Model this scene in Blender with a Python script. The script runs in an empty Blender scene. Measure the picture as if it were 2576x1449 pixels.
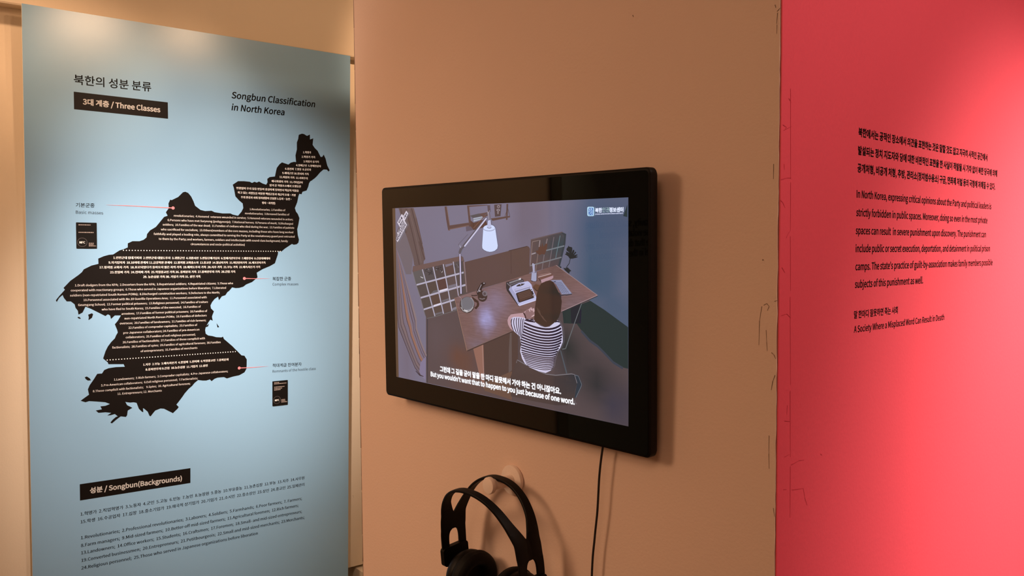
import bpy, bmesh, math, random, os
from mathutils import Vector, Matrix, Euler
from mathutils.geometry import tessellate_polygon

# ------------------------------------------------------------------ camera, world, lights, exposure
SC = bpy.context.scene
COL = SC.collection
EYE = 1.5                                   # height of the lens above the floor; levels below are measured from it
CAM = {"f":2096.0490161,"C":[0.5112873,-0.8636412,0.0],"R":[0.6643842,0.7473874,0.0024059],"U":[-0.0387801,0.0312582,0.9987587],"F":[-0.7463845,0.6636528,-0.0497512]}
cd = bpy.data.cameras.new('camera'); cam = bpy.data.objects.new('camera', cd); COL.objects.link(cam)
cd.sensor_width = 36.0; cd.lens = CAM['f'] / 2576 * 36.0; cd.clip_start = 0.02; cd.clip_end = 50
r_, u_, f_ = Vector(CAM['R']), Vector(CAM['U']), Vector(CAM['F'])
mw = Matrix((r_, u_, -f_)).transposed().to_4x4(); mw.translation = Vector(CAM['C']) + Vector((0, 0, EYE))
cam.matrix_world = mw
SC.camera = cam
vs = SC.view_settings
SC.display_settings.display_device = 'sRGB'
vs.view_transform = 'Standard'; vs.look = 'None'; vs.exposure = 0.0; vs.gamma = 1.0; vs.use_curve_mapping = False

w = bpy.data.worlds.new('world'); SC.world = w; w.use_nodes = True
w.node_tree.nodes['Background'].inputs['Color'].default_value = (1.0, 0.86, 0.72, 1)
w.node_tree.nodes['Background'].inputs['Strength'].default_value = 0.02

def spot(name, loc, aim, power, color, angle, blend=0.6, radius=0.04):
    l = bpy.data.lights.new(name, 'SPOT'); l.energy = power; l.color = color
    l.spot_size = math.radians(angle); l.spot_blend = blend; l.shadow_soft_size = radius
    o = bpy.data.objects.new(name, l); COL.objects.link(o)
    o.location = (loc[0], loc[1], loc[2] + EYE)
    o.rotation_euler = (Vector(aim) - Vector(loc)).to_track_quat('-Z', 'Y').to_euler()
    return o
def area(name, loc, aim, power, color, size):
    l = bpy.data.lights.new(name, 'AREA'); l.energy = power; l.color = color; l.shape = 'DISK'; l.size = size
    o = bpy.data.objects.new(name, l); COL.objects.link(o)
    o.location = (loc[0], loc[1], loc[2] + EYE)
    o.rotation_euler = (Vector(aim) - Vector(loc)).to_track_quat('-Z', 'Y').to_euler()
    return o
WARM = (1.0, 0.62, 0.37); NEUTRAL = (1.0, 0.79, 0.66)
spot('track_light_near', (-0.60, -0.09, 0.905), (-1.86, -0.22, 0.45), 32, WARM, 21, 1.0, 0.035)
spot('track_light_near_wall', (-0.97, 0.215, 0.80), (-1.86, 0.00, 0.42), 9, WARM, 30, 0.9, 0.035)
spot('track_light_partition', (0.10, 0.50, 1.31), (-1.86, 0.86, 0.56), 150, WARM, 22, 0.7, 0.05)
spot('track_light_wall_wide', (0.10, 0.50, 1.31), (-1.86, 0.3, 0.55), 48, WARM, 44, 0.8, 0.05)
spot('track_light_banner_top', (-0.10, -1.00, 1.30), (-1.87, 0.16, -0.05), 325, NEUTRAL, 26, 1.0, 0.06)
spot('track_light_banner_wide', (-0.10, -0.50, 1.30), (-1.87, 0.10, -0.20), 19, NEUTRAL, 34, 1.0, 0.06)
spot('track_light_banner_low', (-0.10, -0.50, 1.30), (-1.87, -0.05, -0.40), 263, NEUTRAL, 26, 1.0, 0.06)
spot('track_light_banner_mid', (-0.10, -1.00, 1.30), (-1.87, 0.15, -0.35), 86, NEUTRAL, 26, 1.0, 0.06)
area('bounce_fill_left', (-1.36, -2.0, 0.58), (-0.95, 0.0, -0.45), 10.5, WARM, 0.5)  # unseen soft source added in place of light bounced from the left
spot('fill_spot_left', (-1.3, -2.0, 0.9), (-0.95, 0.0, -0.5), 73, WARM, 46, 1.0, 0.40)  # added fill from the left for the monitor's wall, no known fixture
spot('track_light_red_far', (1.35, 1.45, 1.05), (0.0, 1.15, -0.38), 198, NEUTRAL, 48, 1.0, 0.06)
spot('track_light_red_mid', (1.35, 1.15, 0.95), (0.0, 0.85, -0.38), 233, NEUTRAL, 50, 1.0, 0.06)
spot('track_light_red_near', (1.2, 0.2, 1.25), (0.0, 0.4, -0.1), 68, NEUTRAL, 80, 1.0, 0.06)
spot('track_light_entry', (-0.5, -2.2, 1.48), (-1.98, -1.75, 0.05), 6, WARM, 52, 0.8, 0.05)
area('ceiling_fill', (0.9, -2.2, 1.5), (0.9, -2.2, 0.0), 18.5, WARM, 1.2)  # added general fill for the room's bounce, no known fixture
spot('track_light_wall', (-1.2, -0.9, 1.45), (-1.98, -0.72, 0.66), 78, WARM, 54, 1.0, 0.05)
spot('track_light_corridor', (-1.0, 1.3, 1.45), (-1.9, 0.75, -0.9), 34, WARM, 50, 1.0, 0.05)


# ------------------------------------------------------------------ helpers
def lin(c):
    return tuple(((v / 255) / 12.92 if v / 255 <= 0.04045 else ((v / 255 + 0.055) / 1.055) ** 2.4) for v in c)
def mat(name, base, rough=0.6, spec=0.5, bump=0.0, bscale=400, mottle=0.0, mscale=6, emit=None, coat=0.0, metal=0.0):
    m = bpy.data.materials.new(name); m.use_nodes = True
    nt = m.node_tree; p = nt.nodes['Principled BSDF']
    p.inputs['Base Color'].default_value = (*base, 1); p.inputs['Roughness'].default_value = rough
    p.inputs['Specular IOR Level'].default_value = spec; p.inputs['Metallic'].default_value = metal
    p.inputs['Coat Weight'].default_value = coat
    tc = nt.nodes.new('ShaderNodeTexCoord')
    if mottle:
        n = nt.nodes.new('ShaderNodeTexNoise'); n.inputs['Scale'].default_value = mscale; n.inputs['Detail'].default_value = 5
        mx = nt.nodes.new('ShaderNodeMix'); mx.data_type = 'RGBA'
        mx.inputs['A'].default_value = (*[min(1, v * (1 - mottle)) for v in base], 1)
        mx.inputs['B'].default_value = (*[min(1, v * (1 + mottle)) for v in base], 1)
        nt.links.new(tc.outputs['Object'], n.inputs['Vector']); nt.links.new(n.outputs['Fac'], mx.inputs['Factor'])
        nt.links.new(mx.outputs['Result'], p.inputs['Base Color'])
    if bump:
        n = nt.nodes.new('ShaderNodeTexNoise'); n.inputs['Scale'].default_value = bscale; n.inputs['Detail'].default_value = 4
        b = nt.nodes.new('ShaderNodeBump'); b.inputs['Strength'].default_value = bump; b.inputs['Distance'].default_value = 0.001
        nt.links.new(tc.outputs['Object'], n.inputs['Vector']); nt.links.new(n.outputs['Fac'], b.inputs['Height'])
        nt.links.new(b.outputs['Normal'], p.inputs['Normal'])
    return m
M = {}
M['floor'] = mat('floor_vinyl', (0.25, 0.20, 0.16), 0.45, mottle=0.12, mscale=3)
M['ceiling'] = mat('ceiling_paint', (0.75, 0.72, 0.68), 0.9)
M['wall_tan'] = mat('wall_paint_tan', (0.78, 0.66, 0.50), 0.75, 0.3, bump=0.25, bscale=260, mottle=0.03, mscale=5)
M['wall_pink'] = mat('wall_paint_rose_tan', (0.78, 0.57, 0.47), 0.72, 0.3, bump=0.3, bscale=220, mottle=0.03, mscale=4)
M['wall_red'] = mat('wall_paint_red', (0.80, 0.082, 0.125), 0.62, 0.35, bump=0.25, bscale=200, mottle=0.03, mscale=4)
M['crack_shade_tan'] = mat('plaster_crack_and_shade', (0.24, 0.16, 0.12), 0.9, 0.1)
M['crack_shade_red'] = mat('red_crack_and_shade', (0.60, 0.055, 0.085), 0.9, 0.1)
M['recess_shade'] = mat('base_recess_shade', (0.40, 0.32, 0.24), 0.9, 0.1)  # wall tan darkened to paint in the shade of the base recess
M['banner_blue'] = mat('banner_print_blue', (0.28, 0.50, 0.72), 0.23, 0.5, bump=0.10, bscale=900)
M['banner_dim'] = mat('banner_print_pale', (0.30, 0.38, 0.36), 0.5)
M['ink_black'] = mat('ink_black', (0.005, 0.0035, 0.003), 0.5, 0.2)
M['ink_white'] = mat('ink_white', (0.93, 0.90, 0.86), 0.5)
M['ink_grey'] = mat('ink_grey', (0.34, 0.28, 0.25), 0.6)
M['ink_dim'] = mat('ink_dim_grey', (0.06, 0.05, 0.05), 0.6)
M['ink_pink'] = mat('ink_pink', (0.86, 0.24, 0.27), 0.5)
M['card_black'] = mat('card_black', (0.005, 0.004, 0.0035), 0.5, 0.2)
M['vinyl_black'] = mat('vinyl_black', (0.012, 0.006, 0.006), 0.6, 0.3)
M['housing'] = mat('housing_black', (0.004, 0.002, 0.0015), 0.45, 0.14)
M['glass_black'] = mat('front_glass_black', (0.002, 0.002, 0.002), 0.02, 0.5)
M['rubber'] = mat('cable_rubber', (0.012, 0.008, 0.007), 0.5)
M['hook'] = mat('hook_painted_wood', (0.84, 0.68, 0.60), 0.45, 0.4, mottle=0.04, mscale=60)
M['plastic_black'] = mat('plastic_black', (0.003, 0.0018, 0.0012), 0.5, 0.16)
M['leatherette'] = mat('cushion_leatherette', (0.0035, 0.0025, 0.002), 0.6, 0.16, bump=0.3, bscale=700)
def picture(name, grain):
    m = bpy.data.materials.new(name); m.use_nodes = True; nt = m.node_tree; p = nt.nodes['Principled BSDF']
    p.inputs['Base Color'].default_value = (0.002, 0.002, 0.002, 1); p.inputs['Roughness'].default_value = 0.02
    a = nt.nodes.new('ShaderNodeAttribute'); a.attribute_name = 'Col'
    src = a.outputs['Color']
    if grain:
        tc = nt.nodes.new('ShaderNodeTexCoord'); mp = nt.nodes.new('ShaderNodeMapping'); mp.inputs['Rotation'].default_value = (0, math.radians(-24), 0); mp.inputs['Scale'].default_value = (45, 45, 520)
        n = nt.nodes.new('ShaderNodeTexNoise'); n.inputs['Scale'].default_value = 1.0; n.inputs['Detail'].default_value = 6
        mx = nt.nodes.new('ShaderNodeMix'); mx.data_type = 'RGBA'; mx.blend_type = 'MULTIPLY'; mx.inputs['Factor'].default_value = 1
        rp = nt.nodes.new('ShaderNodeValToRGB'); rp.color_ramp.elements[0].position = .3; rp.color_ramp.elements[0].color = (.84, .82, .80, 1); rp.color_ramp.elements[1].position = .7; rp.color_ramp.elements[1].color = (1.10, 1.10, 1.11, 1)
        nt.links.new(tc.outputs['Object'], mp.inputs['Vector']); nt.links.new(mp.outputs['Vector'], n.inputs['Vector']); nt.links.new(n.outputs['Fac'], rp.inputs['Fac'])
        nt.links.new(src, mx.inputs['A']); nt.links.new(rp.outputs['Color'], mx.inputs['B']); src = mx.outputs['Result']
    nt.links.new(src, p.inputs['Emission Color']); p.inputs['Emission Strength'].default_value = 1.0
    return m
M['picture'] = picture('screen_picture', False); M['picture_wood'] = picture('screen_picture_wood', True)
M['board_edge'] = mat('foam_board_edge', (0.85, 0.83, 0.80), 0.7)


def link(name, me, m=None, parent=None):
    o = bpy.data.objects.new(name, me); COL.objects.link(o)
    for x in (m if isinstance(m, (list, tuple)) else [m]):
        if x: me.materials.append(x)
    if parent: o.parent = parent
    return o
def obj(name, bm, m, parent=None, smooth=None):
    me = bpy.data.meshes.new(name)
    bm.normal_update()
    bm.to_mesh(me); bm.free()
    o = link(name, me, m, parent)
    if smooth is not None:
        for p in me.polygons: p.use_smooth = True
        try: me.set_sharp_from_angle(angle=math.radians(smooth))
        except Exception: pass
    return o
def thing(name, label, cat, mtx=None, group=None):
    o = bpy.data.objects.new(name, None); COL.objects.link(o); o.empty_display_size = 0.05
    if mtx is not None: o.matrix_world = mtx
    o['label'] = label; o['category'] = cat
    if group: o['group'] = group
    return o
def tag(o, label, cat, group=None):
    o['label'] = label; o['category'] = cat
    if group: o['group'] = group
    return o
def struct(name, bm, m, smooth=None):
    o = obj(name, bm, m, None, smooth); o['kind'] = 'structure'; return o
def box(bm, lo, hi, mi=0):
    vs_ = [bm.verts.new((x, y, z)) for x in (lo[0], hi[0]) for y in (lo[1], hi[1]) for z in (lo[2], hi[2])]
    for q in ((0, 1, 3, 2), (4, 6, 7, 5), (0, 4, 5, 1), (2, 3, 7, 6), (0, 2, 6, 4), (1, 5, 7, 3)):
        f = bm.faces.new([vs_[i] for i in q]); f.material_index = mi
    return vs_
def prism(bm, pts, fn, mi=0):
    """closed outline pts (2-D) extruded: fn(p, k) -> 3-D point, k=0 front, 1 back"""
    a = [bm.verts.new(fn(p, 0)) for p in pts]; b = [bm.verts.new(fn(p, 1)) for p in pts]
    n = len(pts)
    tris = tessellate_polygon([[Vector((p[0], p[1], 0)) for p in pts]])
    for t in tris:
        f = bm.faces.new([a[i] for i in t]); f.material_index = mi
        f = bm.faces.new([b[i] for i in reversed(t)]); f.material_index = mi
    for i in range(n):
        f = bm.faces.new((a[i], b[i], b[(i + 1) % n], a[(i + 1) % n])); f.material_index = mi
    bmesh.ops.recalc_face_normals(bm, faces=bm.faces)
def flat(bm, pts, fn, mi=0):
    """thin printed shape: outline filled flat"""
    a = [bm.verts.new(fn(p)) for p in pts]
    out = []
    for t in tessellate_polygon([[Vector((p[0], p[1], 0)) for p in pts]]):
        try: f = bm.faces.new([a[i] for i in t]); f.material_index = mi; out.append(f)
        except ValueError: pass
    return out
def rrect(x0, z0, x1, z1, r, n=8):
    o = []
    for cx, cz, a in ((x1 - r, z0 + r, -90), (x1 - r, z1 - r, 0), (x0 + r, z1 - r, 90), (x0 + r, z0 + r, 180)):
        for i in range(n + 1):
            t = math.radians(a + 90 * i / n); o.append((cx + r * math.cos(t), cz + r * math.sin(t)))
    return o
def lathe(bm, prof, fn, n=48, mi=0):
    """prof: (radius, height) list; fn(x, y, h) -> point"""
    rings = []
    for r, h in prof:
        if r < 1e-6: rings.append([bm.verts.new(fn(0, 0, h))])
        else: rings.append([bm.verts.new(fn(r * math.cos(2 * math.pi * i / n), r * math.sin(2 * math.pi * i / n), h)) for i in range(n)])
    for a, b in zip(rings, rings[1:]):
        for i in range(n):
            j = (i + 1) % n
            q = [a[i] if len(a) > 1 else a[0], a[j] if len(a) > 1 else a[0], b[j] if len(b) > 1 else b[0], b[i] if len(b) > 1 else b[0]]
            u = []
            for v in q:
                if v not in u: u.append(v)
            if len(u) > 2: bm.faces.new(u).material_index = mi
    bmesh.ops.recalc_face_normals(bm, faces=bm.faces)
def tube(bm, pts, rad, n=10, mi=0):
    pts = [Vector(p) for p in pts]; rings = []
    for i, p in enumerate(pts):
        d = (pts[min(i + 1, len(pts) - 1)] - pts[max(i - 1, 0)]).normalized()
        a = d.orthogonal() if abs(d.z) < 0.9 else d.cross(Vector((0, 1, 0)))
        a.normalize(); b = d.cross(a)
        rings.append([bm.verts.new(p + rad * (math.cos(2 * math.pi * k / n) * a + math.sin(2 * math.pi * k / n) * b)) for k in range(n)])
    for r0, r1 in zip(rings, rings[1:]):
        for k in range(n): bm.faces.new((r0[k], r0[(k + 1) % n], r1[(k + 1) % n], r1[k])).material_index = mi
    bm.faces.new(rings[0][::-1]); bm.faces.new(rings[-1])
    bmesh.ops.recalc_face_normals(bm, faces=bm.faces)
def smoothline(pts, k=8):
    """Catmull-Rom through the points"""
    P = [Vector(p) for p in pts]; P = [2 * P[0] - P[1]] + P + [2 * P[-1] - P[-2]]; o = []
    for i in range(1, len(P) - 2):
        for j in range(k):
            t = j / k
            o.append(0.5 * ((2 * P[i]) + (P[i + 1] - P[i - 1]) * t + (2 * P[i - 1] - 5 * P[i] + 4 * P[i + 1] - P[i + 2]) * t * t + (3 * P[i] - P[i - 1] - 3 * P[i + 1] + P[i + 2]) * t ** 3))
    o.append(P[-2]); return o

# lettering: Blender's own interface typeface (its built-in one when that is missing), outlines filled flat
FONT = None
try:
    FONT = bpy.data.fonts.load(os.path.join(bpy.utils.resource_path('LOCAL'), 'datafiles', 'fonts', 'Noto Sans CJK Regular.woff2'))
except Exception:
    FONT = None
_fc = bpy.data.curves.new('lettering', 'FONT'); _fo = bpy.data.objects.new('lettering', _fc); COL.objects.link(_fo)
if FONT: _fc.font = FONT
def glyphs(text, bold=0.0, shear=0.0, res=2):
    _fc.body = text; _fc.shear = shear; _fc.resolution_u = res; _fc.fill_mode = 'FRONT'
    _fo.update_tag(); bpy.context.view_layer.update()
    me = bpy.data.meshes.new_from_object(_fo.evaluated_get(bpy.context.evaluated_depsgraph_get()))
    vs_ = [(v.co.x, v.co.y) for v in me.vertices]; fs = [tuple(p.vertices) for p in me.polygons]
    bpy.data.meshes.remove(me)
    xs = [v[0] for v in vs_]
    return vs_, fs, min(xs), max(xs)
def write(bm, lines, fn, bold=0.0, shear=0.0, res=2, mi=0, hscale=1.0):
    """lines: (text, u0, u1, v) or (text, u0, u1, v0, v1) in mm; one size for the whole block, each line fitted to its width"""
    G = [glyphs(l[0].replace('’', "'"), bold, shear, res) for l in lines]
    sizes = sorted((l[2] - l[1]) / (g[3] - g[2]) for l, g in zip(lines, G))
    size = sizes[len(sizes) // 2] * hscale
    new = []
    for l, (vs_, fs, x0, x1) in zip(lines, G):
        v0 = l[3]; v1 = l[4] if len(l) > 4 else l[3]
        sx = (l[2] - l[1]) / (x1 - x0); k = (v1 - v0) / (l[2] - l[1])
        strikes = [(0, 0)] if bold <= 0 else ([(-bold, 0), (bold, 0)] if res < 3 else [(bold * math.cos(a_), bold * math.sin(a_)) for a_ in (0, 1.2566, 2.5133, 3.7699, 5.0265)])
        for ox, oy in strikes:                   # heavier strokes: the same outline struck a hair apart
            vv = []
            for x, y in vs_:
                u = l[1] + (x - x0) * sx
                vv.append(bm.verts.new(fn((u + ox * size, v0 + (u - l[1]) * k, (y + oy) * size))))
            for f in fs:
                try: g_ = bm.faces.new([vv[i] for i in f]); g_.material_index = mi; new.append(g_)
                except ValueError: pass
    return new

# ------------------------------------------------------------------ the room
def V(x, y, z): return (x, y, z + EYE)
rnd = random.Random(4)
FL, CE = -EYE, 1.55
bm = bmesh.new(); box(bm, V(-2.6, -4.2, FL - 0.1), V(3.2, 2.6, FL)); struct('floor', bm, M['floor'])
bm = bmesh.new(); box(bm, V(-2.6, -4.2, CE), V(3.2, 2.6, CE + 0.1)); struct('ceiling', bm, M['ceiling'])
bm = bmesh.new(); box(bm, V(-2.6, -4.3, FL), V(3.2, -4.2, CE)); struct('wall_front', bm, M['wall_tan'])
bm = bmesh.new(); box(bm, V(3.2, -4.2, FL), V(3.3, 2.6, CE)); struct('wall_east', bm, M['wall_tan'])
bm = bmesh.new(); box(bm, V(-2.6, 2.6, FL), V(3.2, 2.7, CE)); struct('wall_north', bm, M['wall_tan'])

# the long wall behind the banner: turned by four degrees, its upper half stands 4 cm proud with a lip
PAN = {"o":[-1.81568,0.52102,0.59871],"r":[-0.24026,0.98292,-4.00015]}
yaw = math.radians(PAN['r'][2])
wn = Vector((math.cos(yaw), math.sin(yaw), 0)); we = Vector((-math.sin(yaw), math.cos(yaw), 0)); PO = Vector(PAN['o'])
def W(n, e, z):                                # n out of the wall, e along it from the banner's right edge
    p = PO + wn * n + we * e; return (p.x, p.y, z + EYE)
WL = -0.060                                    # lower face of the wall
LIP = 0.600
bm = bmesh.new()
prof = [(WL, -1.065), (WL, LIP), (-0.026, LIP), (-0.0215, LIP + 0.002), (-0.020, LIP + 0.006), (-0.020, CE), (-0.40, CE), (-0.40, -1.065)]
prism(bm, prof, lambda p, k: W(p[0], (-4.4, 2.4)[k], p[1]))
struct('wall_left', bm, M['wall_tan'])
bm = bmesh.new(); prism(bm, [(-0.40, FL), (-0.090, FL), (-0.090, -1.065), (-0.40, -1.065)], lambda p, k: W(p[0], (-4.4, 2.4)[k], p[1]))
struct('baseboard_left', bm, M['recess_shade'])
bm = bmesh.new(); prism(bm, [(-0.089, FL), (0.62, FL), (0.62, -1.0755), (-0.089, -1.0755)], lambda p, k: W(p[0], (0.041, 2.0)[k], p[1]))
struct('trim_1', bm, M['wall_tan'])

# the partition: board with the screen, its left return and the red wall
TOP = 0.853
def left_edge(z): return -0.918 - 0.019 * z
def right_edge(z): return -0.0012 - 0.009 * z
bm = bmesh.new()
pts = []
zz = [FL + i * (TOP - FL) / 220 for i in range(221)]
jl = [0.0] * 221; jr = [0.0] * 221; a = b = 0
for i in range(221):
    a = a * 0.9 + rnd.uniform(-.0003, .0003); b = b * 0.75 + rnd.uniform(-.0006, .0006); jl[i] = a; jr[i] = -abs(b) * 0.8 * (2.2 if rnd.random() < .06 else 1)
pts = [(right_edge(z) + jr[i], z) for i, z in enumerate(zz)] + [(left_edge(z) + jl[i], z) for i, z in reversed(list(enumerate(zz)))]
prism(bm, pts, lambda p, k: V(p[0], 0.0 if k == 0 else 0.012, p[1]))
struct('wall_back', bm, M['wall_pink'])
bm = bmesh.new()
prism(bm, [(0.0125, FL), (1.9, FL), (1.9, TOP), (0.0125, TOP)], lambda p, k: V(left_edge(p[1]) + (0.0006 if k else 0.03), p[0], p[1]))
struct('wall_side', bm, M['wall_tan'])
YR = math.tan(math.radians(0.287))
def red_x(y, z): return -y * YR - 0.009 * z * max(0.0, 1 - y / 0.15)
bm = bmesh.new()
ys = [0.0125, 0.05, 0.10, 0.15, 1.9]; zs = [FL + (TOP - FL) * k_ / 12 for k_ in range(13)]
gf = [[bm.verts.new(V(red_x(y, z), y, z)) for z in zs] for y in ys]; gb = [[bm.verts.new(V(red_x(y, z) - 0.05, y, z)) for z in zs] for y in ys]
ny, nz = len(ys), len(zs)
for a_ in range(ny - 1):
    for b_ in range(nz - 1):
        bm.faces.new((gf[a_][b_], gf[a_ + 1][b_], gf[a_ + 1][b_ + 1], gf[a_][b_ + 1])); bm.faces.new((gb[a_][b_], gb[a_][b_ + 1], gb[a_ + 1][b_ + 1], gb[a_ + 1][b_]))
for a_ in range(ny - 1):
    for b_ in (0, nz - 1): bm.faces.new((gf[a_][b_], gb[a_][b_], gb[a_ + 1][b_], gf[a_ + 1][b_]))
for b_ in range(nz - 1):
    for a_ in (0, ny - 1): bm.faces.new((gf[a_][b_], gf[a_][b_ + 1], gb[a_][b_ + 1], gb[a_][b_]))
bmesh.ops.recalc_face_normals(bm, faces=bm.faces)
RED = struct('wall_right', bm, M['wall_red'])
bm = bmesh.new()
zz = [FL + i * (TOP - FL) / 160 for i in range(161)]
w1 = []; a = 0
for i in range(161):
    a = a * .85 + rnd.uniform(-.0004, .0004); w1.append(0.029 - 0.021 * zz[i] * 0.8 + a)
pts = [(0.0008 + abs(rnd.gauss(0, .0003)), z) for z in zz] + [(w1[i], z) for i, z in reversed(list(enumerate(zz)))]
prism(bm, pts, lambda p, k: V(red_x(p[0], p[1]) + (0.0009 if k == 0 else -0.0006), p[0], p[1]))
struct('trim_2', bm, M['wall_red'])
# cracks and scrapes in the plaster, and the corner strip's step shadow painted as dashes
CR = {"tan":[[0.002,[[-0.0208,-0.0146],[-0.0192,-0.0153]]],[0.0007,[[-0.0205,-0.0692],[-0.0233,-0.0864],[-0.0236,-0.1149]]],[0.0007,[[-0.0144,-0.0964],[-0.0134,-0.1104],[-0.0124,-0.1209]]],[0.0007,[[-0.0181,-0.0677],[-0.0142,-0.0654],[-0.011,-0.0687],[-0.0133,-0.0738]]],[0.001,[[-0.0069,-0.1221],[-0.0037,-0.1243],[-0.0013,-0.1289]]],[0.001,[[-0.0017,-0.1479],[-0.0046,-0.1553],[-0.0064,-0.1661]]],[0.0007,[[-0.0081,-0.2195],[-0.008,-0.2409],[-0.0073,-0.2586]]],[0.0008,[[-0.0009,-0.3035],[0.0009,-0.3134]]],[0.0008,[[-0.0085,0.0953],[-0.0085,0.0781]]],[0.0008,[[-0.0042,-0.0624],[-0.0003,-0.0612]]],[0.001,[[-0.0103,0.2756],[-0.0092,0.2718]]],[0.001,[[-0.0076,0.2675],[-0.0036,0.2707]]],[0.0009,[[-0.007,0.266],[-0.0078,0.2537]]],[0.0006,[[-0.0073,0.2527],[-0.0076,0.2425]]],[0.0015,[[-0.2204,0.3066],[-0.219,0.3037]]],[0.0007,[[-0.636,-0.5027],[-0.6337,-0.507]]],[0.0007,[[-0.9418,-0.5018],[-0.9387,-0.5068]]]],"red":[[0.0009,[[0.0198,0.1823],[0.0223,0.0788]]],[0.0009,[[0.0224,0.0753],[0.0231,0.0195]]],[0.0009,[[0.0233,0.0125],[0.025,-0.0509]]],[0.0009,[[0.0245,-0.0579],[0.0276,-0.1613]]],[0.0009,[[0.0272,-0.1684],[0.0294,-0.2478]]],[0.0009,[[0.0298,-0.2588],[0.0306,-0.3203]]],[0.0011,[[0.0042,0.1395],[0.0121,0.1375],[0.0083,0.1344]]],[0.0008,[[0.0064,0.1335],[0.0227,0.1395]]],[0.0008,[[0.0012,0.077],[0.0142,0.0797],[0.0236,0.0803]]],[0.0008,[[0.0007,0.0536],[0.006,0.051],[0.0108,0.0453]]],[0.0008,[[0.014,0.0107],[0.0185,0.0159],[0.0231,0.0195]]],[0.001,[[0.0053,-0.0231],[0.0121,-0.0295]]],[0.0008,[[0.0053,-0.0788],[0.0172,-0.0774],[0.0268,-0.0828]]],[0.0008,[[0.021,-0.1848],[0.0201,-0.1961]]],[0.0008,[[0.0149,-0.2026],[0.0285,-0.2052]]],[0.0008,[[0.0151,-0.2454],[0.0272,-0.2439]]],[0.0009,[[0.0304,-0.2574],[0.0512,-0.2559],[0.064,-0.2574]]],[0.0009,[[0.0137,-0.2835],[0.0384,-0.2887],[0.0632,-0.2921],[0.0673,-0.3044],[0.0735,-0.315]]],[0.0016,[[0.1052,-0.2568],[0.1091,-0.259]]],[0.0008,[[0.0162,0.1709],[0.0217,0.1667]]],[0.0007,[[0.0077,0.0952],[0.0086,0.0884]]]]}
def ribbon(bm, pts, wd, fn):
    for (a0, b0), (a1, b1) in zip(pts, pts[1:]):
        dx, dy = a1 - a0, b1 - b0; L = math.hypot(dx, dy) or 1; nx, ny = -dy / L * wd / 2, dx / L * wd / 2
        flat(bm, [(a0 + nx, b0 + ny), (a1 + nx * .5, b1 + ny * .5), (a1 - nx * .5, b1 - ny * .5), (a0 - nx, b0 - ny)], fn)
bm = bmesh.new()
for wd, pts in CR['tan']: ribbon(bm, pts, wd, lambda p: V(p[0], -0.0003, p[1]))
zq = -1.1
while zq < TOP - 0.05:                          # edge shadow down the board's left side, painted as dark ribbons
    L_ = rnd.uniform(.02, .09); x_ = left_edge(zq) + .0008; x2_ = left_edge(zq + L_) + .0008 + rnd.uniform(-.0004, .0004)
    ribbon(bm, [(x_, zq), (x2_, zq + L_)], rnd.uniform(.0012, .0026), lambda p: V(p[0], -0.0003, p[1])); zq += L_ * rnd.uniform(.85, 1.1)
o = struct('trim_3', bm, M['crack_shade_tan'])
bm = bmesh.new()
for wd, pts in CR['red']: ribbon(bm, pts, wd, lambda p: V(red_x(p[0], p[1]) + (0.0012 if p[0] < 0.031 - 0.0168 * p[1] else 0.0003), p[0], p[1]))
o = struct('trim_4', bm, M['crack_shade_red'])

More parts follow.
